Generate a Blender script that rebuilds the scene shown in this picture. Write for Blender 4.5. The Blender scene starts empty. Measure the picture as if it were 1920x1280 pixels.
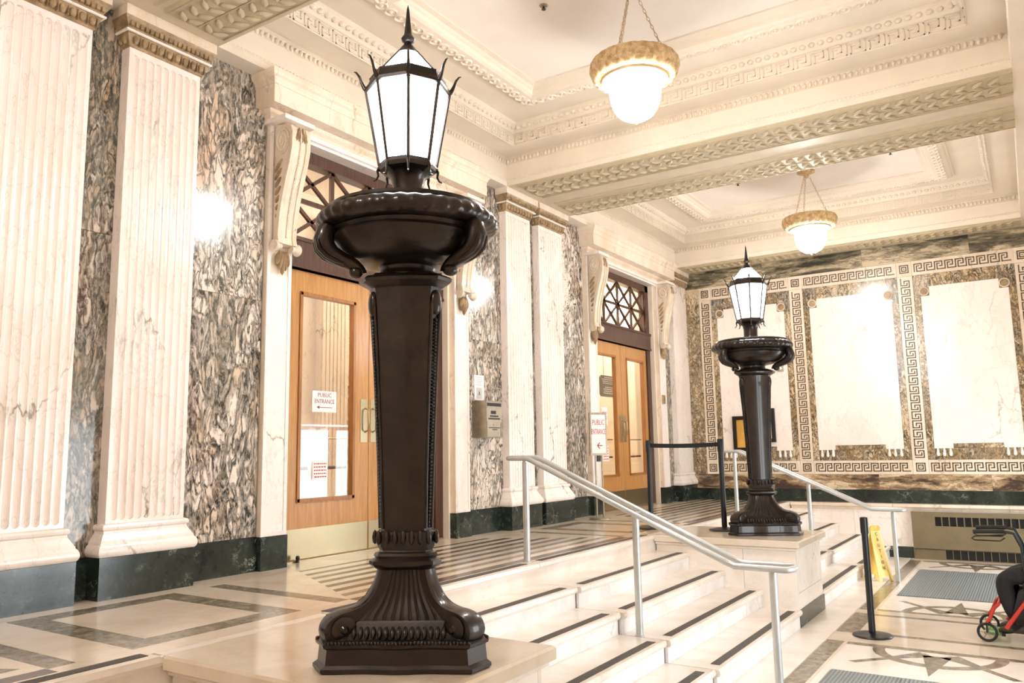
import bpy, math, random
from mathutils import Vector, Matrix
random.seed(7)
PI = math.pi
sc = bpy.context.scene
COL = sc.collection

# ------------------------------------------------------------ camera
R = Matrix(((0.83612736, 0.5482612, -0.01734031), (-0.08940756, 0.10502573, -0.99044227), (-0.54119989, 0.82968624, 0.13683358)))
cd = bpy.data.cameras.new('camera'); cam = bpy.data.objects.new('camera', cd); COL.objects.link(cam)
M = Matrix((R[0], -R[1], -R[2])).transposed().to_4x4(); M.translation = Vector((0, 0, .95))
cam.matrix_world = M
cd.sensor_width = 36; cd.lens = 1482.03 / 1920 * 36; cd.clip_start = .05
sc.camera = cam

# ------------------------------------------------------------ world, light, exposure
w = bpy.data.worlds.new('world'); sc.world = w; w.use_nodes = True
bg = w.node_tree.nodes['Background']; bg.inputs[0].default_value = (.86, .92, 1, 1); bg.inputs[1].default_value = 7.5
sc.view_settings.view_transform = 'Standard'; sc.view_settings.look = 'None'
sc.view_settings.gamma = 1; sc.view_settings.use_curve_mapping = False
sc.view_settings.exposure = 0.93
sc.cycles.use_denoising = True
sc.cycles.use_adaptive_sampling = True; sc.cycles.adaptive_threshold = .035
sc.cycles.max_bounces = 9; sc.cycles.diffuse_bounces = 6; sc.cycles.glossy_bounces = 4; sc.cycles.transmission_bounces = 6
sc.cycles.caustics_reflective = False; sc.cycles.caustics_refractive = False
sc.cycles.sample_clamp_indirect = 6
PENDANT_E = 55.0; LANTERN_E = 26.0; HALL_E = 7.0
def portal(y, zc, h, wd):
    l = bpy.data.lights.new('doorway_daylight_portal', 'AREA'); l.shape = 'RECTANGLE'; l.size = h; l.size_y = wd
    l.cycles.is_portal = True
    o = bpy.data.objects.new('doorway_daylight_portal', l); COL.objects.link(o)
    o.location = (1.02, y, zc); o.rotation_euler = (0, PI / 2, 0)
for py in (5.93, 11.9): portal(py, .35, 2.3, 1.9)

# ------------------------------------------------------------ materials
def lin(h):
    h = h.lstrip('#'); v = [int(h[i:i + 2], 16) / 255 for i in (0, 2, 4)]
    return tuple(((c + .055) / 1.055) ** 2.4 if c > .04045 else c / 12.92 for c in v) + (1,)
class NT:
    def __init__(s, name):
        s.m = bpy.data.materials.new(name); s.m.use_nodes = True; s.t = s.m.node_tree; s.b = s.t.nodes['Principled BSDF']
    def n(s, typ, **kw):
        nd = s.t.nodes.new(typ)
        for k, v in kw.items():
            if k.startswith('i_'):
                key = k[2:]; key = int(key) if key.isdigit() else key.replace('_', ' ')
                if isinstance(v, bpy.types.NodeSocket): s.t.links.new(v, nd.inputs[key])
                else: nd.inputs[key].default_value = v
            else: setattr(nd, k, v)
        return nd
    def math(s, op, a, b=0.0, clamp=False): return s.n('ShaderNodeMath', operation=op, i_0=a, i_1=b, use_clamp=clamp).outputs[0]
    def vmath(s, op, a, b): return s.n('ShaderNodeVectorMath', operation=op, i_0=a, i_1=b).outputs[0]
    def ramp(s, f, stops, interp='LINEAR'):
        r = s.n('ShaderNodeValToRGB', i_0=f); r.color_ramp.interpolation = interp
        e = r.color_ramp.elements
        while len(e) < len(stops): e.new(.5)
        for q, (p, c) in zip(e, stops):
            q.position = p; q.color = c if len(c) == 4 else (*c, 1)
        return r.outputs[0]
    def mix(s, f, a, b, mode='MIX'):
        m = s.n('ShaderNodeMix', data_type='RGBA', blend_type=mode); m.clamp_factor = True
        for k, v in ((0, f), (6, a), (7, b)):
            if isinstance(v, bpy.types.NodeSocket): s.t.links.new(v, m.inputs[k])
            else: m.inputs[k].default_value = v
        return m.outputs[2]
    def noise(s, vec, scale, detail=4, rough=.55, dist=0):
        return s.n('ShaderNodeTexNoise', i_Vector=vec, i_Scale=scale, i_Detail=detail, i_Roughness=rough, i_Distortion=dist)
    def vor(s, vec, scale, feature='DISTANCE_TO_EDGE', rnd=1.0):
        return s.n('ShaderNodeTexVoronoi', feature=feature, i_Vector=vec, i_Scale=scale, i_Randomness=rnd)
    def pos(s, rand=True):
        g = s.n('ShaderNodeNewGeometry').outputs['Position']
        if rand:
            r = s.n('ShaderNodeObjectInfo').outputs['Random']
            g = s.vmath('ADD', g, s.n('ShaderNodeVectorMath', operation='SCALE', i_0=(37.0, 19.0, 53.0), i_Scale=r).outputs[0])
        return g
    def out(s, col, rough=.4, metal=0, bump=None, bstr=.2, bdist=.01, spec=None, coat=0):
        for k, v in (('Base Color', col), ('Roughness', rough), ('Metallic', metal), ('Coat Weight', coat)):
            if isinstance(v, bpy.types.NodeSocket): s.t.links.new(v, s.b.inputs[k])
            else: s.b.inputs[k].default_value = v
        if spec is not None: s.b.inputs['Specular IOR Level'].default_value = spec
        if bump is not None:
            bp = s.n('ShaderNodeBump', i_Height=bump, i_Strength=bstr, i_Distance=bdist)
            s.t.links.new(bp.outputs[0], s.b.inputs['Normal'])
        return s.m

def m_plain(name, hexc, rough=.5, metal=0, var=.06, scale=6, bstr=0, coat=0):
    t = NT(name); p = t.pos(False); c = lin(hexc)
    n = t.noise(p, scale, 5).outputs[0]
    lo = tuple(max(0, x * (1 - var * 2)) for x in c[:3]) + (1,); hi = tuple(min(1, x * (1 + var)) for x in c[:3]) + (1,)
    col = t.ramp(n, [(.35, lo), (.65, hi)])
    return t.out(col, rough, metal, t.noise(p, scale * 12, 3).outputs[0] if bstr else None, bstr, .003, coat=coat)

def m_breccia(name, dark=.5, stretch=(1, 1, .38), scale=1.0, base1='#f3e2d0', base2='#d9bd9d', red=True, rough=.16, vd='#2b2d29', vl='#5b5c53'):
    """cream stone broken by long dark grey-green veins, here and there a red-brown patch"""
    t = NT(name); p = t.pos()
    q = t.vmath('MULTIPLY', p, stretch)
    def warp(v, sc_, amt):
        return t.vmath('ADD', v, t.vmath('MULTIPLY', t.vmath('SUBTRACT', t.noise(q, sc_ * scale, 4, .6).outputs['Color'], (.5, .5, .5)), (amt / scale,) * 3))
    q1 = warp(q, 2.2, .45); q2 = warp(q1, 14, .075)
    zone = t.noise(q, 1.15 * scale, 3, .5).outputs[0]
    zr = t.ramp(zone, [(.62 - .28 * dark, (0, 0, 0)), (.82 - .28 * dark, (1, 1, 1))])
    big = t.vor(q2, 6.5 * scale).outputs['Distance']; sm = t.vor(q2, 17 * scale).outputs['Distance']
    v1 = t.math('SUBTRACT', 1, t.math('DIVIDE', sm, t.math('MULTIPLY', t.math('ADD', zr, .10), .17)), True)
    v2 = t.math('SUBTRACT', 1, t.math('DIVIDE', big, t.math('ADD', t.math('MULTIPLY', zr, .11), .008)), True)
    rn = t.noise(q1, 9 * scale, 7, .65).outputs[0]                        # ridged streaks
    v3 = t.math('SUBTRACT', 1, t.math('DIVIDE', t.math('ABSOLUTE', t.math('SUBTRACT', rn, .5)), t.math('ADD', t.math('MULTIPLY', zr, .055), .004)), True)
    v4 = t.ramp(t.noise(warp(q, 5, .2), 3.4 * scale, 8, .7).outputs[0], [(.53, (0, 0, 0)), (.62, (1, 1, 1))])
    v4 = t.math('MULTIPLY', v4, t.math('MULTIPLY', zr, .85))
    fine = t.ramp(t.noise(q2, 34 * scale, 5, .7).outputs[0], [(.30, (.2, .2, .2)), (.58, (1, 1, 1))])
    vein = t.math('MAXIMUM', t.math('MAXIMUM', t.math('MULTIPLY', v1, 1.5, True), t.math('MULTIPLY', v2, 1.3, True), True), t.math('MAXIMUM', t.math('MULTIPLY', v3, 1.2, True), v4), True)
    vein = t.math('MULTIPLY', vein, fine, True)
    cell = t.n('ShaderNodeSeparateColor', i_0=t.vor(q2, 17 * scale, 'F1').outputs['Color']).outputs[0]
    body = t.mix(t.math('MULTIPLY', cell, zr, True), lin(base1), lin(base2))
    body = t.mix(t.ramp(t.noise(q2, 6 * scale, 5).outputs[0], [(.48, (0, 0, 0)), (.75, (.7, .7, .7))]), body, lin('#b4aa9c'))
    body = t.mix(t.ramp(t.noise(t.vmath('ADD', q1, (3, 8, 1)), 3 * scale, 5).outputs[0], [(.55, (0, 0, 0)), (.75, (.7, .7, .7))]), body, lin('#cda583'))
    dk = t.ramp(t.noise(q, 4 * scale, 4).outputs[0], [(.38, lin(vd)), (.6, lin(vl))])
    if red:
        rz = t.ramp(t.noise(t.vmath('ADD', q, (9, 4, 2)), 1.3 * scale, 3).outputs[0], [(.58, (0, 0, 0)), (.66, (1, 1, 1))])
        dk = t.mix(rz, dk, lin('#4a2a20'))
    col = t.mix(vein, body, dk)
    return t.out(col, rough)

def m_cloud(name, a, b, c, stretch=(.3, 1, 1.6), rough=.2):
    """smeared cloudy stone"""
    t = NT(name); p = t.pos(); q = t.vmath('MULTIPLY', p, stretch)
    q2 = t.vmath('ADD', q, t.vmath('MULTIPLY', t.vmath('SUBTRACT', t.noise(q, 2, 5, .6).outputs['Color'], (.5, .5, .5)), (.6,) * 3))
    n = t.noise(q2, 3.2, 9, .68).outputs[0]
    col = t.ramp(n, [(.40, lin(a)), (.50, lin(b)), (.60, lin(c))])
    rn = t.noise(q2, 6, 6, .6).outputs[0]
    v = t.math('SUBTRACT', 1, t.math('DIVIDE', t.math('ABSOLUTE', t.math('SUBTRACT', rn, .5)), .03), True)
    return t.out(t.mix(t.math('MULTIPLY', v, .7), col, lin('#3b332a')), rough)

def m_white(name, base='#f4ece6', vcol='#8a7f6c', amt=1.0, stretch=(1, 1, .5), rough=.18, scale=1.0, tint='#e8d9cd'):
    """white stone with a few thin wandering veins"""
    t = NT(name); p = t.pos(); q = t.vmath('MULTIPLY', p, stretch)
    wv = t.noise(q, 1.6 * scale, 6, .6).outputs['Color']
    q2 = t.vmath('ADD', q, t.vmath('MULTIPLY', t.vmath('SUBTRACT', wv, (.5, .5, .5)), (.9 / scale,) * 3))
    e = t.vor(q2, 1.5 * scale).outputs['Distance']
    mask = t.ramp(t.noise(q, 2.3 * scale, 3).outputs[0], [(.50, (0, 0, 0)), (.66, (1, 1, 1))])
    v = t.math('MULTIPLY', t.math('SUBTRACT', 1, t.math('MULTIPLY', e, 48), True), mask)
    e2 = t.vor(q2, 4.5 * scale).outputs['Distance']
    v2 = t.math('MULTIPLY', t.math('SUBTRACT', 1, t.math('MULTIPLY', e2, 40), True), .22)
    v = t.math('MULTIPLY', t.math('MAXIMUM', v, v2), amt, True)
    body = t.mix(t.ramp(t.noise(q2, 2.2 * scale, 5).outputs[0], [(.42, (0, 0, 0)), (.72, (.75, .75, .75))]), lin(base), lin(tint))
    return t.out(t.mix(v, body, lin(vcol)), rough)

def m_green(name, rough=.14):
    t = NT(name); p = t.pos()
    wv = t.noise(p, 3, 6, .65).outputs['Color']
    q = t.vmath('ADD', p, t.vmath('MULTIPLY', t.vmath('SUBTRACT', wv, (.5, .5, .5)), (.7,) * 3))
    mask = t.ramp(t.noise(p, 3.0, 4).outputs[0], [(.52, (0, 0, 0)), (.68, (1, 1, 1))])
    e = t.vor(q, 4).outputs['Distance']
    v = t.math('MULTIPLY', t.math('SUBTRACT', 1, t.math('MULTIPLY', e, 45), True), mask)
    body = t.ramp(t.noise(q, 5, 8, .7).outputs[0], [(.35, lin('#1a1f1c')), (.55, lin('#2c352f')), (.75, lin('#4d5d50'))])
    return t.out(t.mix(v, body, lin('#aab5a4')), rough)

def m_mottle(name, a, b, rough=.2, scale=14):
    t = NT(name); p = t.pos()
    return t.out(t.ramp(t.noise(p, scale, 7, .72).outputs[0], [(.36, lin(a)), (.64, lin(b))]), rough)

def m_bronze(name):
    t = NT(name); p = t.pos(False)
    n = t.noise(p, 9, 6, .65).outputs[0]
    return t.out(t.ramp(n, [(.35, lin('#1e1815')), (.6, lin('#2b211b')), (.8, lin('#3d2f26'))]), t.ramp(n, [(.3, (.28,) * 3), (.7, (.38,) * 3)]), .45,
                 t.noise(p, 130, 3).outputs[0], .10, .002, coat=.28)

def m_wood(name, a, b, rough=.35, scale=1.0):
    t = NT(name); q = t.vmath('MULTIPLY', t.pos(), (14 * scale, 14 * scale, 1.0 * scale))
    n = t.noise(q, 3, 6, .6, .6).outputs[0]
    return t.out(t.ramp(n, [(.35, lin(a)), (.65, lin(b))]), rough, 0, n, .08, .002)

def m_emit(name, col, strength, base=None):
    t = NT(name); t.out(base or col, .3)
    t.b.inputs['Emission Color'].default_value = col; t.b.inputs['Emission Strength'].default_value = strength
    return t.m

def m_ribbed(name):
    t = NT(name); p = t.pos(False)
    sp = t.n('ShaderNodeSeparateXYZ', i_0=p)
    wv = t.math('SINE', t.math('MULTIPLY', sp.outputs[0], 2 * PI / .028))
    n = t.noise(p, 60, 3).outputs[0]
    return t.out(t.mix(t.ramp(t.math('ADD', t.math('MULTIPLY', wv, .35), .5), [(0, (0, 0, 0)), (1, (1, 1, 1))]), lin('#555e61'), lin('#8b979a')), .3, 0, wv, .5, .004)

def m_glass(name, tint=(1, 1, 1, 1)):
    m = bpy.data.materials.new(name); m.use_nodes = True; nt = m.node_tree; nt.nodes.clear()
    o = nt.nodes.new('ShaderNodeOutputMaterial'); mx = nt.nodes.new('ShaderNodeMixShader')
    tr = nt.nodes.new('ShaderNodeBsdfTransparent'); tr.inputs[0].default_value = tint
    gl = nt.nodes.new('ShaderNodeBsdfGlossy'); gl.inputs['Roughness'].default_value = .02
    fr = nt.nodes.new('ShaderNodeLayerWeight'); fr.inputs[0].default_value = .25
    pw = nt.nodes.new('ShaderNodeMath'); pw.operation = 'MULTIPLY_ADD'; pw.inputs[1].default_value = .16; pw.inputs[2].default_value = .02
    nt.links.new(fr.outputs['Facing'], pw.inputs[0]); nt.links.new(pw.outputs[0], mx.inputs[0]); nt.links.new(tr.outputs[0], mx.inputs[1]); nt.links.new(gl.outputs[0], mx.inputs[2]); nt.links.new(mx.outputs[0], o.inputs[0])
    return m

BREC = m_breccia('veined_breccia_marble', .92, scale=.82, vd='#1f211e', vl='#4a4b43', base1='#efe3d8', base2='#cdb7a0')
BREC_D = m_breccia('dark_breccia_marble', 1.25, base1='#cfc2b2', base2='#a8937b')
BREC_F = m_breccia('border_breccia_marble', 1.15, (1, 1, .55), 1.0, '#d9c6a6', '#b39263', False, .2, '#2f2a20', '#63563f')
BREC_H = m_cloud('cloudy_band_marble', '#34362f', '#7d735f', '#c9b99c')
BREC_L = m_cloud('streaked_band_marble', '#4b3a33', '#a48a68', '#dcc9aa', (.5, 1, 1.8))
WHITE = m_white('white_fluted_marble')
WHITE_P = m_white('white_panel_marble', amt=.8, scale=.8, base='#f4ece5', tint='#e9ddd2')
CREAM = m_white('cream_marble', base='#e9dccb', vcol='#8d7656', amt=.6, tint='#d2bda0')
TREAD = m_white('step_marble', base='#ebe4dc', vcol='#b4a894', amt=.35, stretch=(1, 1, 1), rough=.24, tint='#d9cabb')
RISER = m_white('riser_marble', base='#f0eff0', vcol='#a8a39c', amt=.6, stretch=(1, 1, 1), rough=.3, tint='#d8d3cb')
FLOORM = m_white('polished_floor_marble', base='#ddd1c1', vcol='#a99373', amt=.3, stretch=(1, 1, 1), rough=.13, tint='#c8b69d')
GREEN = m_green('green_black_marble')
STRIPE = m_mottle('dark_brown_inlay', '#3a332c', '#5a4f44', .22)
MOTT = m_mottle('mottled_grey_brown_marble', '#5d5446', '#9a8f7c', .18)
NOSE = m_mottle('dark_anti_slip_strip', '#46423d', '#5b5651', .7, 60)
PLASTER = m_plain('cream_plaster', '#e2d7c6', .55, var=.03, scale=2)
PLASTER2 = m_plain('ceiling_plaster', '#ece4da', .6, var=.02, scale=2)
SOFFIT = m_plain('carved_soffit_plaster', '#b9ab8e', .5, var=.05, scale=8)
CAPM = m_mottle('brown_carved_limestone', '#7d6548', '#b39a76', .4, 10)  # mottled brown stone for capitals, roundels and console leaves
CARV = m_white('carved_console_marble', base='#e2d6c4', vcol='#77603a', amt=.7, tint='#c2ad8e', scale=2)
BRONZE = m_bronze('dark_patinated_bronze')
OAK = m_wood('honey_oak', '#ad7a42', '#c49257', .3)
OAK_D = m_wood('oak_moulding', '#8c5a2a', '#ab7439', .35)
DARKW = m_wood('dark_brown_wood', '#3b241a', '#5a3a2a', .35)
BRASS = m_plain('brushed_brass', '#bcae8e', .3, 1, .03, 3)
STEEL = m_plain('brushed_steel', '#a59a86', .38, .9, .08, 16)
ALU = m_plain('painted_aluminium', '#c7cac9', .32, .55, .03, 10)
BLACK = m_plain('black_powder_coat', '#141414', .35, 0, .1)
BELT = m_plain('black_webbing', '#0f0f10', .7)
MAT = m_ribbed('ribbed_grey_mat')
BEIGE = m_plain('beige_enamelled_steel', '#7a6d52', .45, .1, .05)
DARKIN = m_plain('dark_void', '#17120d', .7)
SOFF2 = m_plain('shaded_soffit_plaster', '#c8bba2', .5, var=.04, scale=5)  # darker plaster, the shade under the beams put into its colour
GOLD = m_mottle('antique_gold_plaster', '#a07c48', '#d9bf92', .45, 18)
CHAIN = m_plain('pale_gilt_chain', '#cdb695', .4, .5)
PANE_L = m_emit('lit_lantern_glass', (.86, .90, 1, 1), LANTERN_E, (1, 1, 1, 1))
GLOBE = m_emit('lit_pendant_glass', (1, .945, .895, 1), PENDANT_E, (1, 1, 1, 1))
GLOBE_H = m_emit('lit_hall_globe', (1, .88, .72, 1), HALL_E * 6, (1, 1, 1, 1))
GLASS = m_glass('clear_door_glass', (.97, .97, .95, 1))
PAPER = m_plain('white_paper', '#efe6e4', .6, var=.01)
INK_R = m_plain('red_ink', '#a5352f', .5)
INK_D = m_plain('dark_red_brown_ink', '#8a4640', .5)
INK_K = m_plain('black_ink', '#1d1b1a', .5)
SIGNG = m_plain('grey_green_directory_board', '#4d4c42', .4)
KEYL = m_plain('olive_brown_key_inlay', '#5f4f33', .3, var=.2, scale=20)
YEL = m_plain('yellow_plastic', '#e8c865', .4)
RED = m_plain('red_painted_tube', '#c2382c', .35)
TYRE = m_plain('black_rubber', '#141212', .6)
SKINM = m_plain('skin', '#c08f74', .5)
CLOTH = m_plain('black_trousers', '#1b191a', .85, var=.2, scale=30)
CLOTH2 = m_plain('dark_grey_coat', '#25232a', .85, var=.2, scale=30)
HAIR = m_plain('dark_brown_hair', '#2b1c14', .6)
SHOE = m_plain('olive_brown_shoe', '#40351f', .6)
LIME = m_plain('green_footplate', '#7fae72', .5)
ORANGE = m_plain('amber_picture', '#d3a24c', .4)

# ------------------------------------------------------------ mesh helper
class MB:
    def __init__(s): s.v = []; s.f = []; s.sm = False
    def add(s, vs, fs):
        o = len(s.v); s.v += [tuple(p) for p in vs]; s.f += [tuple(i + o for i in f) for f in fs]; return s
    def box(s, x0, x1, y0, y1, z0, z1):
        return s.add([(x, y, z) for x in (x0, x1) for y in (y0, y1) for z in (z0, z1)],
                     [(0, 1, 3, 2), (4, 6, 7, 5), (0, 4, 5, 1), (2, 3, 7, 6), (0, 2, 6, 4), (1, 5, 7, 3)])
    def quad(s, *p): return s.add(p, [tuple(range(len(p)))])
    def prism(s, poly, axis, a, b):
        """poly: 2-d outline in the two other axes (x: yz, y: xz, z: xy)"""
        def P(u, v, c): return (c, u, v) if axis == 'x' else (u, c, v) if axis == 'y' else (u, v, c)
        n = len(poly)
        return s.add([P(u, v, a) for u, v in poly] + [P(u, v, b) for u, v in poly],
                     [tuple(range(n)), tuple(range(2 * n - 1, n - 1, -1))] + [(i, i + n, (i + 1) % n + n, (i + 1) % n) for i in range(n)])
    def lathe(s, prof, c=(0, 0, 0), n=32, fn=None, cap=True):
        vs = []
        for (r, z) in prof:
            for k in range(n):
                a = 2 * PI * k / n; rr = r if fn is None else fn(r, z, a)
                vs.append((c[0] + rr * math.cos(a), c[1] + rr * math.sin(a), c[2] + z))
        fs = [(i * n + k, i * n + (k + 1) % n, (i + 1) * n + (k + 1) % n, (i + 1) * n + k) for i in range(len(prof) - 1) for k in range(n)]
        if cap: fs += [tuple(range(n - 1, -1, -1)), tuple((len(prof) - 1) * n + k for k in range(n))]
        return s.add(vs, fs)
    def loft(s, rings, cap=True):
        n = len(rings[0]); vs = [p for r in rings for p in r]
        fs = [(i * n + k, i * n + (k + 1) % n, (i + 1) * n + (k + 1) % n, (i + 1) * n + k) for i in range(len(rings) - 1) for k in range(n)]
        if cap: fs += [tuple(range(n - 1, -1, -1)), tuple((len(rings) - 1) * n + k for k in range(n))]
        return s.add(vs, fs)
    def tube(s, pts, r, n=8, closed=False, flat=None):
        pts = [Vector(p) for p in pts]; m = len(pts); rings = []
        up0 = None
        for i, p in enumerate(pts):
            a = pts[(i - 1) % m] if (closed or i > 0) else p; b = pts[(i + 1) % m] if (closed or i < m - 1) else p
            d = (b - a).normalized()
            if up0 is None:
                up0 = Vector((0, 0, 1)) if abs(d.z) < .9 else Vector((1, 0, 0))
            x = d.cross(up0)
            if x.length < 1e-4: x = d.cross(Vector((0, 1, 0)))
            x.normalize(); y = x.cross(d).normalized(); up0 = y
            rr = r[i] if isinstance(r, (list, tuple)) else r
            fl = flat or 1
            rings.append([p + x * rr * math.cos(2 * PI * k / n) + y * rr * fl * math.sin(2 * PI * k / n) for k in range(n)])
        if closed: rings.append(rings[0]); return s.loft(rings, False)
        return s.loft(rings)
    def ball(s, c, r, n=10, sz=(1, 1, 1)):
        prof = [(max(1e-4, math.sin(PI * i / (n // 2 + 1))) * r, -math.cos(PI * i / (n // 2 + 1)) * r) for i in range(n // 2 + 2)]
        o = len(s.v); s.lathe(prof, (0, 0, 0), n, None, False)
        for i in range(o, len(s.v)): x, y, z = s.v[i]; s.v[i] = (c[0] + x * sz[0], c[1] + y * sz[1], c[2] + z * sz[2])
        return s
    def xf(s, mtx, start=0):
        for i in range(start, len(s.v)): s.v[i] = tuple(mtx @ Vector(s.v[i]))
        return s
    def mesh(s, name, mat, smooth=False):
        me = bpy.data.meshes.new(name); me.from_pydata(s.v, [], s.f); me.validate()
        if mat: me.materials.append(mat)
        import bmesh
        b = bmesh.new(); b.from_mesh(me); bmesh.ops.recalc_face_normals(b, faces=b.faces)
        if smooth:
            lim = math.radians(smooth if smooth is not True and smooth > 1 else 38)
            for f in b.faces: f.smooth = True
            for e in b.edges:
                if len(e.link_faces) == 2 and e.calc_face_angle(0) > lim: e.smooth = False
        b.to_mesh(me); b.free(); return me
    def build(s, name, mat, parent=None, smooth=False, **kw):
        return link(name, s.mesh(name, mat, smooth), parent, **kw)

def link(name, data, parent=None, label=None, cat=None, group=None, kind=None, loc=None, rotz=None):
    o = bpy.data.objects.new(name, data); COL.objects.link(o)
    if parent is not None: o.parent = parent
    if loc: o.location = loc
    if rotz is not None: o.rotation_euler = (0, 0, rotz)
    return tag(o, label, cat, group, kind)
def tag(o, label=None, cat=None, group=None, kind=None):
    if label: o['label'] = label
    if cat: o['category'] = cat
    if group: o['group'] = group
    if kind: o['kind'] = kind
    return o
def thing(name, label, cat, loc=(0, 0, 0), rotz=0, group=None): return link(name, None, None, label, cat, group, None, loc, rotz)
def struct(name): return link(name, None, kind='structure')
def copy_tree(o, parent=None):
    c = o.copy(); COL.objects.link(c); c.parent = parent
    for ch in list(o.children): copy_tree(ch, c)
    return c
def rel(parent, b):   # world-coordinates builder -> local
    l = parent.location; a = -parent.rotation_euler.z
    return b.xf(Matrix.Rotation(a, 4, 'Z') @ Matrix.Translation(-l))

# ------------------------------------------------------------ layout numbers (landing z = 0)
ZF = -.84; XW = -5.48; XS = -5.38; XB = -5.30; XR = .13; YF = 14.4; ZS = 4.27; ZC = 4.88
RIS = .168; NX = [-3.62, -3.245, -2.865, -2.485, -2.11]
PED1 = (2.40, 3.50); PED2 = (8.33, 9.52)
BAYS = [(-2.4, 2.20), (3.80, 8.07), (9.68, 13.76)]
DOORS = [(-.04, 0), (5.93, 1), (11.9, 2)]

# ============================================================ FLOOR of the landing
fl = struct('floor')
MB().box(-5.9, NX[0] - .0, -2.6, YF, -.9, -.012).build('slab', TREAD, fl)
pieces = []   # (poly, material)
def fpiece(poly, mat, name='marble_slab', z=0.0, z0=-.012, parent=None):
    return MB().prism(poly, 'z', z0, z).build(name, mat, parent or fl)
# background white field is laid in large slabs, the inlays stand in it with hairline joints
def rect(x0, x1, y0, y1): return [(x0, y0), (x1, y0), (x1, y1), (x0, y1)]
g = .0015
def frame_panel(x0, x1, y0, y1, wd, parent=None, z=0.0, z0=-.012, inner=FLOORM, edge=MOTT):
    fpiece([(x0, y0), (x1, y0), (x1 - wd, y0 + wd), (x0 + wd, y0 + wd)], edge, 'border_slab', z, z0, parent)
    fpiece([(x1, y0), (x1, y1), (x1 - wd, y1 - wd), (x1 - wd, y0 + wd)], edge, 'border_slab', z, z0, parent)
    fpiece([(x1, y1), (x0, y1), (x0 + wd, y1 - wd), (x1 - wd, y1 - wd)], edge, 'border_slab', z, z0, parent)
    fpiece([(x0, y1), (x0, y0), (x0 + wd, y0 + wd), (x0 + wd, y1 - wd)], edge, 'border_slab', z, z0, parent)
    fpiece(rect(x0 + wd + g, x1 - wd - g, y0 + wd + g, y1 - wd - g), inner, 'marble_slab', z, z0, parent)
xa, xb_ = -5.16, -3.86
# strip by the wall and strip behind the nosing
for (ya, yb) in ((-2.6, .6), (.6, 2.95), (2.95, 5.2), (5.2, 7.5), (7.5, 10), (10, 12.2), (12.2, YF)):
    fpiece(rect(-5.9, xa - g, ya + g, yb - g), FLOORM)
for yc, wy in ((2.95, .55), (8.92, .50)):
    frame_panel(xa, xb_, yc - wy, yc + wy, .17)
    for sgn in (-1, 1):                                                   # the pale band and the dark band beyond each panel
        y1 = yc + sgn * (wy + g); y2 = yc + sgn * (wy + .28)
        fpiece(rect(xa, xb_, min(y1, y2), max(y1, y2)), FLOORM)
        y3 = yc + sgn * (wy + .28 + .13)
        fpiece(rect(xa, xb_, min(y2 + sgn * g, y3), max(y2 + sgn * g, y3)), MOTT, 'border_slab')
# striped fields before each door, mitred ends
def stripes(ya, yb, endcap=True):
    n = 8; per = 1.47 / n
    for k in range(n):
        x0 = xa + k * per
        def yl(x): return ya + (.72 * max(0, 1 - (x - xa) / 1.30)) if ya > -2 else ya
        def yr(x): return yb - (.72 * max(0, 1 - (x - xa) / 1.30)) if yb < 13.9 else yb
        xd = x0 + .085 + (.02 if k == n - 1 else 0); x1 = x0 + per
        if k == 0: xd = x0 + .06
        big = (k == n - 2)
        fpiece([(x0, yl(x0)), (x0, yr(x0)), (xd, yr(xd)), (xd, yl(xd))], MOTT if big else STRIPE, 'dark_stripe')
        fpiece([(xd + g, yl(xd)), (xd + g, yr(xd)), (x1 - g, yr(x1)), (x1 - g, yl(x1))], FLOORM, 'pale_stripe')
    if ya > -2: fpiece([(xa, ya), (xb_, ya), (xb_, ya + .0), (xa, ya + .72)], FLOORM)
    if yb < 13.9: fpiece([(xa, yb - .72), (xb_, yb), (xa, yb)], FLOORM)
for (ya, yb) in ((-2.6, 1.99), (3.91, 8.01), (9.83, YF)): stripes(ya, yb)
x3 = xa + 1.47
for (ya, yb) in ((1.99, 3.91), (8.01, 9.83)): fpiece(rect(xb_ + g, x3, ya, yb), FLOORM)
for (ya, yb) in ((-2.6, 2.39), (2.41, 3.49), (3.51, 5.9), (5.905, 8.32), (8.335, 9.51), (9.53, 11.9), (11.905, YF)):
    o = MB().box(x3 + g, NX[0] + .012, ya, yb, -.05, 0).build('nosing_slab', TREAD, fl)

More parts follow.
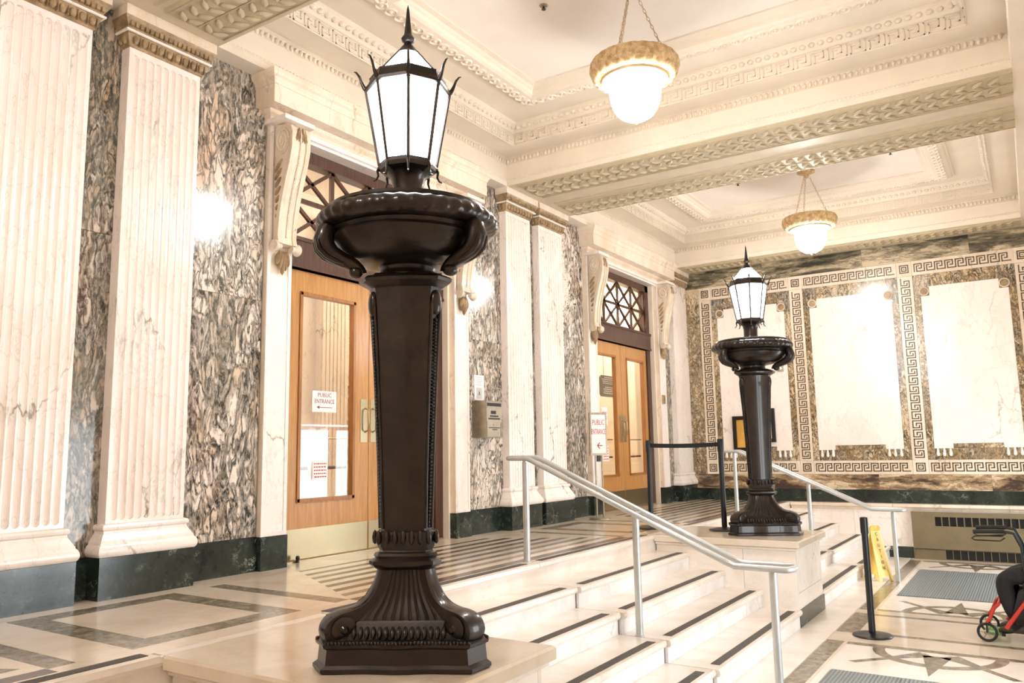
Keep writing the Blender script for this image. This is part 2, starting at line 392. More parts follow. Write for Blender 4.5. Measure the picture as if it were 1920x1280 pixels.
# ============================================================ LOWER FLOOR
lf = struct('lower_floor'); LFZ = ZF
MB().box(-6.0, 1.1, -2.8, YF + .2, ZF - .2, ZF - .012).build('slab', TREAD, lf)
def lp(poly, mat, name='marble_slab', z=ZF): return MB().prism(poly, 'z', ZF - .012, z).build(name, mat, lf)
for (ya, yb) in ((-2.6, 1), (1, 3.4), (3.4, 5.9), (5.9, 8.33), (8.33, 11), (11, YF)): lp(rect(-2.2, -1.79, ya + g, yb - g), TREAD)
lx0, lx1 = -1.775, .075
def lower_panel(y0, y1):
    wd = .15
    lp(rect(lx0, lx0 + wd, y0, y1), MOTT, 'border_slab'); lp(rect(lx1 - wd, lx1, y0, y1), MOTT, 'border_slab')
    lp(rect(lx0 + wd, lx0 + wd + .03, y0, y1), FLOORM, 'pale_edge'); lp(rect(lx1 - wd - .03, lx1 - wd, y0, y1), FLOORM, 'pale_edge')
    a, b = lx0 + wd + .03, lx1 - wd - .03
    lp(rect(a, b, y0, y0 + .09), MOTT, 'border_slab'); lp(rect(a, b, y1 - .09, y1), MOTT, 'border_slab')
    cx = (a + b) / 2; yi0, yi1 = y0 + .09, y1 - .09
    lp(rect(a, b, yi0 + g, yi1 - g), TREAD, 'marble_slab', ZF - .002)
    for (yc, s) in ((yi0, 1), (yi1, -1)):                               # half rings with a star, bulging to the middle of the panel
        ro, ri = .52, .42; N = 20
        arc = [(cx + ro * math.cos(PI * k / N), yc + s * ro * math.sin(PI * k / N)) for k in range(N + 1)] + \
              [(cx + ri * math.cos(PI * k / N), yc + s * ri * math.sin(PI * k / N)) for k in range(N, -1, -1)]
        for k in range(4):
            i0, i1 = k * 5, k * 5 + 5
            seg = arc[i0:i1 + 1] + arc[2 * N + 1 - i1:2 * N + 2 - i0]
            lp(seg, MOTT, 'ring_segment', ZF - .001)
        for ang, L, hw in ((90, .80, .11), (45, .64, .09), (135, .64, .09)):
            d = (math.cos(math.radians(ang)), s * math.sin(math.radians(ang))); nrm = (-d[1], d[0]); r0 = .12
            base = (cx + d[0] * r0, yc + d[1] * r0)
            lp([(base[0] + nrm[0] * hw, base[1] + nrm[1] * hw), (cx + d[0] * L, yc + d[1] * L), (base[0] - nrm[0] * hw, base[1] - nrm[1] * hw)], MOTT, 'star_point', ZF)
        q = .56
        for sx in (-1, 1):
            lp([(cx + sx * .10, yc + s * .05), (cx + sx * .62, yc + s * .60), (cx + sx * .56, yc + s * .63), (cx + sx * .06, yc + s * .10)], MOTT, 'star_point', ZF - .0005)
for (y0, y1) in ((-2.5, 2.0), (3.9, 8.02), (9.62, 13.95)): lower_panel(y0, y1)
for (y0, y1) in ((2.0, 3.9), (8.02, 9.62)):
    a, b = lx0, lx1; m0 = y0 + .38; m1 = y1 - .2
    lp(rect(a, b, y0 + g, m0), FLOORM)
    lp(rect(a + .19, b, m0 + g, m0 + .09), MOTT, 'border_slab'); lp(rect(a + .19, b, m1 - .09, m1 - g), MOTT, 'border_slab')
    lp(rect(a, a + .19, m0, m1), MOTT, 'border_slab'); lp(rect(a + .19 + g, b, m0 + .09 + g, m1 - .09 - g), FLOORM)
    lp(rect(a, b, m1 + g, y1 - g), FLOORM)
lp(rect(lx0, lx1, 13.95 + g, YF), FLOORM)
for (ya, yb) in ((-2.6, 2), (2, 5), (5, 8), (8, 11), (11, YF)): lp(rect(lx1 + g, 1.0, ya + g, yb - g), FLOORM)

# ============================================================ STAIRS
def staircase(y0, y1, yj, label, first=True):
    t = thing('staircase', label, 'stairs', (NX[0], y0, 0))
    for k in range(1, 6):
        zt = -RIS * (k - 1)          # top of the riser
        zb = -RIS * k
        secs = [(y0, yj - .006, 0.0), (yj + .006, y1, .028)] if yj else [(y0, y1, 0.)]
        for (ya, yb, off) in secs:
            xn = NX[k - 1] + off * (k > 1)
            MB().box(xn - .03 - .02, xn - .022, ya, yb, zb, zt - .05).build('riser', RISER, t) and None
            if k > 1:
                # tread slab with rounded nose
                xb = NX[k - 2] - .05
                prof = [(xb, zt - .052), (xn - .012, zt - .052), (xn - .002, zt - .045), (xn + .004, zt - .03), (xn, zt - .008), (xn - .01, zt), (xb, zt)]
                o = MB().prism(prof, 'y', ya, yb).build('tread', TREAD, t)
            else:
                o = MB().prism([(xn, -.05), (xn + .012, -.045), (xn + .016, -.03), (xn + .012, -.006), (xn, 0)], 'y', ya, yb).build('tread', TREAD, t)
            a = ya + .10 if ya == y0 else ya + .13; b = yb - .10
            MB().box(xn - .115, xn - .045, a, b, zt - .001, zt + .003).build('anti_slip_strip', NOSE, o)
    for ch in list(t.children):
        ch.data.transform(Matrix.Translation(-t.location))
        for g2 in ch.children: g2.data.transform(Matrix.Translation(-t.location))
    return t
staircase(-2.6, PED1[0] + .06, None, 'marble stairs on the viewer side of the near lamp pedestal, mostly out of view')
staircase(PED1[1] - .06, PED2[0] + .06, 5.9, 'wide marble stairs with dark strips between the two lamp pedestals')
staircase(PED2[1] - .06, YF - .15, 11.85, 'marble stairs beyond the far lamp, ending at the key-patterned wall')

# ============================================================ PEDESTALS
def pedestal(y0, y1, label):
    t = thing('lamp_pedestal', label, 'pedestal', (-2.8, (y0 + y1) / 2, ZF))
    x0, x1 = NX[0] + .015, -2.055
    B = lambda b, n, m, **k: rel(t, b).build(n, m, t, **k)
    def slab(ins, za, zb, n, m, r=.0):
        B(MB().loft([[(x0, y0 + ins + r, za), (x1 - ins - r, y0 + ins + r, za), (x1 - ins - r, y1 - ins - r, za), (x0, y1 - ins - r, za)],
                     [(x0, y0 + ins, za + .012), (x1 - ins, y0 + ins, za + .012), (x1 - ins, y1 - ins, za + .012), (x0, y1 - ins, za + .012)],
                     [(x0, y0 + ins, zb - .012), (x1 - ins, y0 + ins, zb - .012), (x1 - ins, y1 - ins, zb - .012), (x0, y1 - ins, zb - .012)],
                     [(x0, y0 + ins + .012, zb), (x1 - ins - .012, y0 + ins + .012, zb), (x1 - ins - .012, y1 - ins - .012, zb), (x0, y1 - ins - .012, zb)]]), n, m)
    slab(0, -.065, 0, 'top_slab', FLOORM)
    slab(.028, -.105, -.067, 'moulding', TREAD, .02)
    i = .055
    xm = x0 + .62 * (x1 - x0)
    for (a, b) in ((x0, xm - .002), (xm + .002, x1 - i)):
        B(MB().box(a, b, y0 + i, y0 + i + .03, ZF + (.0), -.1), 'side_panel', TREAD)
        B(MB().box(a, b, y1 - i - .03, y1 - i, ZF, -.1), 'side_panel', TREAD)
    zm = -.52
    for (a, b) in ((ZF + .16, zm - .002), (zm + .002, -.1)):
        B(MB().box(x1 - i - .032, x1 - i - .002, y0 + i + .002, y1 - i - .002, a, b), 'front_panel', WHITE_P)
    B(MB().box(x1 - .12, x1 - i + .012, y0 + i - .012, y1 - i + .012, ZF, ZF + .158), 'plinth_block', GREEN)
    B(MB().box(x0, x1 - .12, y0 + i + .03, y1 - i - .03, ZF, -.1), 'core', TREAD)
    return t
pedestal(*PED1, 'pale marble pedestal block under the near lamp standard')
pedestal(*PED2, 'pale marble pedestal with green plinth under the far lamp standard')

# ============================================================ LEFT WALL
wl = struct('wall_left')
XB0 = -5.9
PILS = [(-3.65, -3.05), (-2.87, -2.27), (2.22, 2.82), (3.10, 3.70), (8.15, 8.73), (8.95, 9.57), (13.70, YF)]
def wslab(y0, y1, z0, z1, mat, x=XW, name='marble_slab', parent=wl): return MB().box(x - .03, x, y0 + g, y1 - g, z0 + g, z1 - g).build(name, mat, parent)
# solid core, pierced by the door openings
OPEN = [(c - 1.20, c + 1.17) for c, _ in DOORS]
edges = [-2.6] + [v for o in OPEN for v in o] + [YF]
for i in range(0, len(edges), 2):
    if edges[i + 1] > edges[i]: MB().box(XB0, XW - .03, edges[i], edges[i + 1], -.02, 5.0).build('wall_core', PLASTER, wl)
for (a, b) in OPEN: MB().box(XB0, XW - .03, a, b, 3.90, 5.0).build('wall_core', PLASTER, wl)
segs = [(1.42, 2.79, 0), (2.80, 3.12, 0), (3.70, 4.45, 0), (7.40, 8.17, 0), (8.71, 8.97, 0), (9.55, 10.36, 0), (13.42, 13.72, 0)]
for (a, b, _) in segs:
    narrow = b - a < .4
    m = BREC_D if narrow else BREC
    for (z0, z1) in (((.28, 2.27), (2.27, ZS)) if not narrow else ((.28, 2.55), (2.55, ZS))): wslab(a, b, z0, z1, m)
bl = struct('baseboard_left')
for (a, b, _) in segs: MB().box(XW - .03, XW + .012, a, b, 0, .28).build('green_marble_block', GREEN, bl)

def pilaster(y0, y1, label, flutes=9, side=True, x=XS, mirror=False, short=False):
    yc = (y0 + y1) / 2; t = thing('pilaster', label, 'pilaster', (XW, yc, 0), 0, 'fluted marble pilasters on the door wall')
    hw = (y1 - y0) / 2; d = x - XW; dp = .07
    L = lambda b, n, m, **k: b.build(n, m, t, **k)
    mxf = d
    zt, zb = 3.99, .48
    # fluted shaft as a cross-section prism; flutes end in rounded tops and bottoms via a framing fillet
    if flutes:
        fw = (2 * hw - .05) / flutes; sec = [(0, -hw)]
        sec.append((mxf, -hw)); 
        for k in range(flutes):
            c = -hw + .025 + fw * (k + .5); r = fw * .40
            for j in range(7):
                a = PI * j / 6
                sec.append((mxf - math.sin(a) * r * .9, c - math.cos(a) * r))
        sec += [(mxf, hw), (0, hw)]
        L(MB().prism(sec, 'z', zb + .04, zt - .05), 'shaft', WHITE, smooth=25)
        # ends of the flutes
        for (za, zb2, up) in ((zt - .05, zt, 1), (zb, zb + .04, 0)):
            b = MB().box(0, mxf, -hw, hw, za, zb2)
            L(b, 'shaft_end', WHITE)
        b = MB()
        for k in range(flutes):
            c = -hw + .025 + fw * (k + .5); r = fw * .40
            for (zz, s) in ((zt - .05, -1), (zb + .04, 1)):
                # spherical stop: fills the corners of each flute end
                for sg in (-1, 1):
                    pts = [(mxf - .0005, c + sg * r, zz)]
                    for j in range(5):
                        a = PI / 2 * j / 4
                        pts.append((mxf - .0005, c + sg * r * math.cos(a), zz + s * r * (1 - math.sin(a)) if j < 4 else zz))
                    poly = [(mxf, c + sg * r, zz), (mxf, c, zz)] + [(mxf, c + sg * r * math.sin(PI / 2 * j / 4), zz + s * r * (1 - math.cos(PI / 2 * j / 4)) ) for j in range(1, 5)]
                    n = len(poly)
                    b.add(poly + [(mxf - .03, p[1], p[2]) for p in poly], [tuple(range(n)), tuple(range(2 * n - 1, n - 1, -1))] + [(i, i + n, (i + 1) % n + n, (i + 1) % n) for i in range(n)])
        L(b, 'flute_stops', WHITE, kind='stuff')
    else:
        L(MB().box(0, mxf, -hw, hw, zb, zt), 'shaft', WHITE)
    def ringp(o, z): return [(0, -hw - o, z), (mxf + o, -hw - o, z), (mxf + o, hw + o, z), (0, hw + o, z)]
    base = [(.0, .50), (.022, .492), (.030, .478), (.028, .462), (.018, .452), (.018, .440), (.026, .425), (.040, .40), (.055, .375), (.056, .365), (.066, .355), (.075, .335), (.077, .315), (.072, .295), (.062, .282)]
    L(MB().loft([ringp(o, z) for o, z in base[::-1]]), 'base', WHITE, smooth=35)
    L(MB().loft([ringp(.062, 0), ringp(.062, .28)]), 'plinth', GREEN)
    cap = [(.0, 3.985), (.012, 3.99), (.014, 4.005), (.040, 4.075), (.048, 4.08)]
    L(MB().loft([ringp(o, z) for o, z in cap]), 'capital', CAPM)
    L(MB().loft([ringp(.055, 4.08), ringp(.062, 4.084), ringp(.062, 4.096), ringp(.055, 4.10)]), 'fillet', WHITE)
    L(MB().loft([ringp(.045, 4.10), ringp(.05, 4.12), ringp(.085, 4.17), ringp(.09, 4.185)]), 'abacus', CAPM)
    L(MB().loft([ringp(.085, 4.187), ringp(.085, ZS + .01)]), 'impost_block', CREAM)
    # egg and dart
    b = MB(); n = max(6, int(2 * hw / .062)); p = 2 * (hw + .01) / n
    for k in range(n):
        c = -hw - .01 + p * (k + .5); s0 = len(b.v)
        b.ball((0, 0, 0), 1, 8); 
        b.xf(Matrix.Translation((mxf + .032, c, 4.038)) @ Matrix.Diagonal((.022, p * .36, .036, 1)), s0)
        b.box(mxf + .01, mxf + .045, c + p * .47, c + p * .53, 4.0, 4.07)
    for k in range(2):
        s0 = len(b.v); b.ball((0, 0, 0), 1, 8); b.xf(Matrix.Translation((.03 + .05 * k, -hw - .03, 4.038)) @ Matrix.Diagonal((.02, .02, .036, 1)), s0)
    L(b, 'egg_and_dart', CAPM, kind='stuff', smooth=40)
    b = MB(); n2 = n * 2; p2 = 2 * (hw + .05) / n2
    for k in range(n2):
        c = -hw - .05 + p2 * (k + .5); b.box(mxf + .05, mxf + .078, c - p2 * .3, c + p2 * .3, 4.118, 4.155)
    L(b, 'leaf_band', CAPM, kind='stuff')
    return t
pilaster(2.22, 2.82, 'white fluted pilaster cut by the left edge of the picture')
pilaster(3.10, 3.70, 'broad white fluted pilaster nearest the single oak door behind the near lamp')
pilaster(8.15, 8.73, 'slim fluted pilaster just beyond the steel wall box')
pilaster(8.95, 9.57, 'slim fluted pilaster between the wall box pilaster and the double doors')
pilaster(13.70, YF - .002, 'plain narrow pilaster in the corner by the key-patterned wall', flutes=0)

# ------------------------------------------------------------ door surrounds
CAPC = 3.985
def surround(c, n):
    t = struct('trim_%d' % n); t.location = (0, c, 0)
    b0 = lambda b, nm, m, **k: b.build(nm, m, t, **k)
    for s in (-1, 1):
        ya, yb = sorted((s * 1.20, s * 1.47))
        # jamb strip with sunk panel
        X1 = -5.43
        b0(MB().box(XB0, X1 - .012, ya, yb, .275, 3.86), 'jamb', CREAM)
        for (p0, p1) in ((ya, ya + .035), (yb - .035, yb)): b0(MB().box(X1 - .013, X1, p0, p1, .275, 3.86), 'jamb_fillet', WHITE)
        b0(MB().box(X1 - .013, X1, ya + .035, yb - .035, .275, .31), 'jamb_fillet', WHITE)
        b0(MB().box(X1 - .012, X1 - .006, ya + .037, yb - .037, .31, 2.52), 'jamb_panel', WHITE)
        b0(MB().box(XB0, X1 + .012, ya - .006, yb + .006, 0, .273), 'plinth_block', GREEN)
    # box entablature
    E = -5.235
    H = 1.60
    def ring(o, z, X=E): return [(XW - .02, -H - o, z), (X + o, -H - o, z), (X + o, H + o, z), (XW - .02, H + o, z)]
    b0(MB().loft([ring(0, 3.985), ring(0, 4.15), ring(.008, 4.152), ring(.012, 4.175), ring(.03, 4.20), ring(.05, 4.215), ring(.055, 4.235), ring(.055, ZS)]), 'entablature', CREAM)
    b0(MB().loft([ring(-.10, 3.90, -5.30), ring(-.10, 3.93, -5.30), ring(-.07, 3.955, -5.30), ring(-.065, 3.985, -5.30)]), 'bed_moulding', CREAM)
    b0(MB().box(XB0, -5.40, -1.2, 1.2, 3.86, 3.90), 'head_moulding', WHITE)
    b0(MB().box(XB0, -5.44, -1.2, 1.2, 3.835, 3.86), 'head_moulding', WHITE)
    for s in (-1, 1): b0(MB().box(XW - .02, -5.20, s * 1.335 - .17, s * 1.335 + .17, 3.86, 3.90), 'console_cap', WHITE)
    return t
for c, n in DOORS: surround(c, n + 1)

def console(yc, label, grp='scrolled consoles beside the doors'):
    """tall scrolled bracket: front strap with bead, big upper volute, small lower roll, leaf pendant"""
    t = thing('console_bracket', label, 'bracket', (-5.43, yc, 2.5), 0, grp)
    L = lambda b, nm, m, **k: b.build(nm, m, t, **k)
    hw = .105
    # side outline in x,z (local; z 0 = 2.5)
    front = [(.075, 1.36), (.16, 1.355), (.215, 1.32), (.238, 1.25), (.235, 1.12), (.21, 1.0), (.165, .85), (.125, .70), (.095, .55), (.08, .42), (.075, .34), (.09, .28)]
    back = [(0.0, .27), (0.0, 1.36)]
    L(MB().prism(front + back, 'y', -hw + .02, hw - .02), 'body', CARV, smooth=30)
    for s in (-1, 1):
        # rim straps on both sides of the front
        o2 = [(x + .012, z) for x, z in front]
        n = len(front); y0, y1 = sorted((s * hw, s * (hw - .045)))
        strip = MB()
        ins = [(max(.0, x - .03), z) for x, z in front]
        vs = [(x, y0, z) for x, z in o2] + [(x, y1, z) for x, z in o2] + [(x, y0, z) for x, z in ins] + [(x, y1, z) for x, z in ins]
        fs = []
        for i in range(n - 1):
            fs += [(i, i + 1, n + i + 1, n + i), (2 * n + i, 3 * n + i, 3 * n + i + 1, 2 * n + i + 1), (i, 2 * n + i, 2 * n + i + 1, i + 1), (n + i, n + i + 1, 3 * n + i + 1, 3 * n + i)]
        strip.add(vs, fs)
        L(strip, 'strap', CARV, smooth=40)
        # upper volute as a spiral ridge on the flank
        vo = MB(); pts = []
        for k in range(34):
            a = k / 33 * 2.1 * 2 * PI; r = .088 * (1 - k / 33 * .86)
            pts.append((.105 + r * .95 * math.cos(a), s * (hw - .012), 1.20 + r * 1.35 * math.sin(a)))
        vo.tube(pts, .014, 6)
        vo.prism([(.105 + .085 * math.cos(2 * PI * k / 20), 1.20 + .12 * math.sin(2 * PI * k / 20)) for k in range(20)], 'y', *sorted((s * (hw - .03), s * (hw - .012))))
        L(vo, 'volute', CARV, smooth=40)
        # acanthus leaf on the flank
        lf_ = MB()
        for k in range(7):
            z = .98 - .075 * k; r = .075 - .008 * k
            s0 = len(lf_.v); lf_.ball((0, 0, 0), 1, 8)
            lf_.xf(Matrix.Translation((.055 + .0 * k, s * (hw - .02), z)) @ Matrix.Rotation(.7, 4, 'Y') @ Matrix.Diagonal((.018, .022, r, 1)), s0)
        L(lf_, 'acanthus_leaf', CAPM, smooth=60)
        # lower roll ends
        ro = MB().lathe([(.012, 0), (.05, 0), (.056, .012), (.05, .03), (.034, .05), (.028, .08)], (0, 0, 0), 16)
        ro.xf(Matrix.Translation((.075, s * (hw + .035), .25)) @ Matrix.Rotation(s * PI / 2, 4, 'X'))
        L(ro, 'roll_end', CARV, smooth=40)
    # centre bead string
    be = MB()
    for i in range(len(front) - 2):
        (xa_, za), (xb2, zb2) = front[i + 0], front[i + 1]
        for q in range(8):
            f = q / 8; be.ball((xa_ + (xb2 - xa_) * f + .004, 0, za + (zb2 - za) * f), .012, 6)
    L(be, 'bead_string', CARV, smooth=60, kind='stuff')
    # shell leaf at the top of the front
    sh = MB()
    for s in (-1, 1):
        for k in range(3):
            s0 = len(sh.v); sh.ball((0, 0, 0), 1, 8)
            sh.xf(Matrix.Translation((.236, s * (.018 + .017 * k), 1.25 - .012 * k)) @ Matrix.Rotation(s * .25 * k, 4, 'X') @ Matrix.Diagonal((.022, .011, .07 - .012 * k, 1)), s0)
    L(sh, 'shell_leaf', CAPM, smooth=60)
    # pendant leaf below the roll
    pl = MB()
    for k in range(5):
        q = (k - 2)
        s0 = len(pl.v); pl.ball((0, 0, 0), 1, 8)
        pl.xf(Matrix.Translation((.035, q * .024, .12 + abs(q) * .022)) @ Matrix.Rotation(q * .12, 4, 'X') @ Matrix.Diagonal((.034, .017, .11 - abs(q) * .02, 1)), s0)
    L(pl, 'pendant_leaf', CAPM, smooth=60)
    return t
for i, (y, lb) in enumerate([(5.93 - 1.335, 'scrolled marble console left of the single oak door, nearest the veined wall panel'),
              (5.93 + 1.335, 'scrolled console half hidden behind the near lamp, above the wall box'),
              (11.9 - 1.335, 'scrolled console at the near side of the double oak doors'),
              (11.9 + 1.335, 'scrolled console at the far side of the double oak doors')]):
    if i == 0: con0 = console(y, lb)
    else:
        cc = copy_tree(con0); cc.location.y = y; cc['label'] = lb

# ------------------------------------------------------------ doors
XD = -5.62
def door_unit(c, n):
    t = struct('door_%d' % n); t.location = (XD, c, 0)
    L = lambda b, nm, m, **k: b.build(nm, m, k.pop('parent', t), **k)
    A, B_ = -1.20, 1.20
    L(MB().box(-.10, .03, A, A + .14, 0, 3.86), 'frame', DARKW); L(MB().box(-.10, .03, B_ - .16, B_, 0, 3.86), 'frame', DARKW)
    L(MB().box(-.10, .03, A, B_, 3.72, 3.84), 'frame_head', DARKW)
    L(MB().box(-.10, .05, A, B_, 2.67, 2.95), 'transom_rail', DARKW)
    L(MB().box(-.10, .065, A, B_, 2.93, 2.965), 'transom_moulding', DARKW)
    L(MB().box(-.10, .062, A, B_, 2.67, 2.70), 'transom_moulding', DARKW)
    L(MB().box(-.10, .04, A, B_, -.0, .012), 'threshold', BRASS)
    # lattice: verticals, horizontal, diagonals
    y0, y1, z0, z1 = A + .14, B_ - .16, 2.965, 3.72
    nc = 4; cw = (y1 - y0) / nc; zm = (z0 + z1) / 2; bw = .021
    def bar(p, q, wd=bw, nm='lattice_bar'):
        p = Vector(p); q = Vector(q); d = (q - p).normalized(); nn = Vector((-d.y, d.x)) * wd
        L(MB().prism([tuple(p + nn), tuple(q + nn), tuple(q - nn), tuple(p - nn)], 'x', -.03, .0), nm, DARKW)
    for k in range(nc + 1): bar((y0 + k * cw, z0), (y0 + k * cw, z1), bw * (1.1 if 0 < k < nc else .8))
    bar((y0, zm), (y1, zm))
    for k in range(nc):
        a, b = y0 + k * cw, y0 + (k + 1) * cw
        for (za, zb) in ((z0, zm), (zm, z1)):
            bar((a, za), (b, zb), bw * .8); bar((a, zb), (b, za), bw * .8)
    L(MB().box(-.052, -.046, y0, y1, z0, z1), 'transom_glass', GLASS)
    # leaves
    mid = 0.0
    for s, (ya, yb) in ((-1, (A + .145, mid - .004)), (1, (mid + .004, B_ - .165))):
        d = MB(); ga, gb = ya + .13, yb - .20
        if s > 0: ga, gb = ya + .20, yb - .13
        gz0, gz1 = .52, 2.46
        X0, X1 = -.045, 0
        d.box(X0, X1, ya, ga, .01, 2.66); d.box(X0, X1, gb, yb, .01, 2.66); d.box(X0, X1, ga, gb, .01, gz0); d.box(X0, X1, ga, gb, gz1, 2.66)
        leaf = L(d, 'door_leaf', OAK)
        mo = MB()
        for (a, b, zc, zd) in ((ga - .005, ga + .028, gz0, gz1), (gb - .028, gb + .005, gz0, gz1), (ga, gb, gz0 - .005, gz0 + .028), (ga, gb, gz1 - .028, gz1 + .005)): mo.box(X0 - .006, X1 + .012, a, b, zc, zd)
        L(mo, 'glazing_bead', OAK_D, parent=leaf)
        L(MB().box(-.026, -.02, ga + .02, gb - .02, gz0 + .02, gz1 - .02), 'pane', GLASS, parent=leaf)
        L(MB().box(X1, X1 + .004, ya + .006, yb - .006, .02, .285), 'kick_plate', BRASS, parent=leaf)
        py = (yb - .115, yb - .02) if s < 0 else (ya + .02, ya + .115)
        L(MB().box(X1, X1 + .005, py[0], py[1], 1.06, 1.49), 'push_plate', BRASS, parent=leaf)
        hy = (py[0] + py[1]) / 2 + (.02 if s < 0 else -.02)
        L(MB().tube([(X1, hy, 1.16), (X1 + .05, hy, 1.18), (X1 + .055, hy, 1.28), (X1 + .05, hy, 1.38), (X1, hy, 1.40)], .009, 8), 'pull_handle', BRASS, parent=leaf, smooth=60)
        L(MB().tube([(X0 - .07, ga + .0, .82), (X0 - .07, gb, .82)], .016, 8), 'crash_bar', m_bar, parent=leaf, smooth=60)
        L(MB().tube([(X0 - .05, ga + .0, 1.10), (X0 - .05, gb, 1.10)], .010, 8), 'upper_rail', BRASS, parent=leaf, smooth=60)
    for y in (A + .25,):
        L(MB().lathe([(.018, 0), (.014, .02), (.02, .045), (.012, .06)], (.06, y, .0), 12), 'door_stop', BRONZE, smooth=40)
    return t
m_bar = m_plain('dark_red_brown_bar', '#5a2f26', .4)
for c, n in DOORS: door_unit(c, n + 1)

# ============================================================ HALL behind the doors
hall = struct('wall_hall')
MB().box(-7.75, -7.6, -2.6, YF, 0, 4.3).build('wall_face', WHITE_P, hall)
MB().box(-7.6, XB0, -2.7, -2.6, 0, 4.3).build('wall_end', PLASTER, hall); MB().box(-7.6, XB0, YF, YF + .1, 0, 4.3).build('wall_end', PLASTER, hall)
for y in (-1.2, 1.9, 4.4, 7.28, 10.2, 13.4):
    hb = MB(); hb.box(-7.6, -7.50, y - .24, y + .24, .25, 4.0)
    for k in range(7): hb.box(-7.5, -7.487, y - .225 + k * .066, y - .225 + k * .066 + .045, .45, 3.9)
    hb.build('hall_pilaster', WHITE, hall)
    MB().box(-7.6, -7.45, y - .30, y + .30, 0, .4).build('hall_plinth', WHITE, hall)
    MB().box(-7.605, -7.57, y + .24, y + .52, .25, 4.0).build('veined_slab', BREC, hall)
MB().box(-7.6, -7.56, -2.6, YF, 0, .3).build('hall_base', CREAM, hall)
hf = struct('hall_floor'); MB().box(-7.75, XB0, -2.7, YF + .1, -.1, -.001).build('slab', FLOORM, hf)
hc = struct('hall_ceiling'); MB().box(-7.75, XB0, -2.7, YF + .1, 4.3, 4.4).build('slab', PLASTER2, hc)
for y, lb in ((3.3, 'lit globe lamp added to light the hall behind the single oak door'), (8.6, 'lit globe lamp added to light the hall between the doors'), (12.2, 'lit globe lamp added to light the hall behind the double doors'), (14.0, 'lit globe lamp added to light the far end of the hall')):  # globe lamps added so the hall behind the glass is lit
    t = thing('added_hall_lamp', lb, 'lamp', (-6.7, y, 4.3), 0, 'added globe lamps in the hall')
    MB().tube([(0, 0, 0), (0, 0, -.3)], .012, 8).build('rod', BRASS, t)
    MB().ball((0, 0, -.48), .19, 20).build('globe', GLOBE_H, t, smooth=80)
# directory board, bench, papers behind the double doors
t = thing('directory_board', 'grey directory board with white lines of text behind the double doors', 'sign', (-7.0, 14.75, 2.1))
t.location = (-6.35, 13.02, 2.07)
yc0 = 0
bd = MB().prism([(-.46 + (.04 if k in (0, 3) else 0), z) for k, z in enumerate((-.19, -.15, .15, .19))] + [(.46 - (.04 if k in (0, 3) else 0), z) for k, z in enumerate((.19, .15, -.15, -.19))], 'x', -.012, .012)
bd.build('board', SIGNG, t)
tx = MB()
for r in range(9):
    if r in (4,): continue
    ln = (.30, .40, .38, .36, 0, .28, .34, .33, .36)[r]; y = -ln
    while y < ln:
        wd = random.uniform(.03, .09); tx.box(.012, .014, y, min(ln, y + wd), .145 - r * .035, .162 - r * .035); y += wd + .015
tx.build('text_line', PAPER, t, kind='stuff')
for s in (-1, 1): MB().tube([(0, s * .3, .19), (0, s * .3, 2.16)], .006, 6).build('hanger', STEEL, t)
def bench(y, lb):
    t = thing('hall_bench', lb, 'bench', (-7.0, y, 0))
    for k in range(3): MB().box(-.22 + k * .15, -.09 + k * .15, -.7, .7, .43, .46).build('seat_slat', WHITE_P, t)
    for k in range(2): MB().box(-.28, -.255, -.7, .7, .6 + k * .16, .72 + k * .16).build('back_slat', WHITE_P, t)
    for s in (-.55, .55): MB().tube([(-.25, s, 0), (-.25, s, .9)], .02, 8).build('leg', BRONZE, t); MB().tube([(.18, s, 0), (.18, s, .43)], .02, 8).build('leg', BRONZE, t)
bench(11.6, 'pale slatted bench in the hall behind the double doors')
# papers on the glass
def text(txt, size, mat, name, parent, loc, rot, extrude=.0006, align='CENTER', sx=1):
    cu = bpy.data.curves.new(name, 'FONT'); cu.body = txt; cu.size = size; cu.extrude = extrude; cu.align_x = align; cu.align_y = 'CENTER'
    cu.resolution_u = 2; cu.materials.append(mat)
    tmp = bpy.data.objects.new(name, cu); COL.objects.link(tmp)
    me = bpy.data.meshes.new_from_object(tmp.evaluated_get(bpy.context.evaluated_depsgraph_get())); bpy.data.objects.remove(tmp)
    me.materials.clear(); me.materials.append(mat)
    o = link(name, me, parent, kind='stuff'); o.location = loc; o.rotation_euler = rot; o.scale = (sx, 1, 1)
    return o
RX = (PI / 2, 0, PI / 2)   # reads from +x
def paper(x, y, z, wd, h, label, name='notice', cat='notice', mat=None):
    t = thing(name, label, cat, (x, y, z)); MB().box(0, .0015, -wd / 2, wd / 2, -h / 2, h / 2).build('sheet', mat or PAPER, t); return t
def arrow_left(t, x, z, L, mat, wd=.006):
    MB().box(x, x + .001, -L + .015, L, z - wd / 2, z + wd / 2).prism([(-L, z), (-L + .035, z + .016), (-L + .035, z - .016)], 'x', x, x + .001).build('arrow', mat, t)
t = paper(XD - .018, 5.345, 1.445, .31, .20, 'white PUBLIC ENTRANCE notice with red arrow taped inside the single door glass')
text('PUBLIC', .058, INK_D, 'lettering', t, (.002, 0, .060), RX, sx=.95); text('ENTRANCE', .058, INK_D, 'lettering', t, (.002, 0, .0), RX, sx=.86); arrow_left(t, .0016, -.055, .10, INK_R)
def small_notice(x, y, z, wd, h, label):
    t = paper(x, y, z, wd, h, label); b = MB(); n = 5
    for r in range(n):
        zz = h / 2 - h * (r + .8) / (n + .6); yy = -wd * .42 + random.uniform(0, .02)
        while yy < wd * .4:
            q = random.uniform(.012, .03); b.box(.0016, .0022, yy, min(yy + q, wd * .42), zz - h * .03, zz + h * .03); yy += q + .007
    b.build('print_line', INK_R, t, kind='stuff'); return t
small_notice(XD - .018, 5.30, .80, .19, .17, 'small notice of red print low on the single door glass')
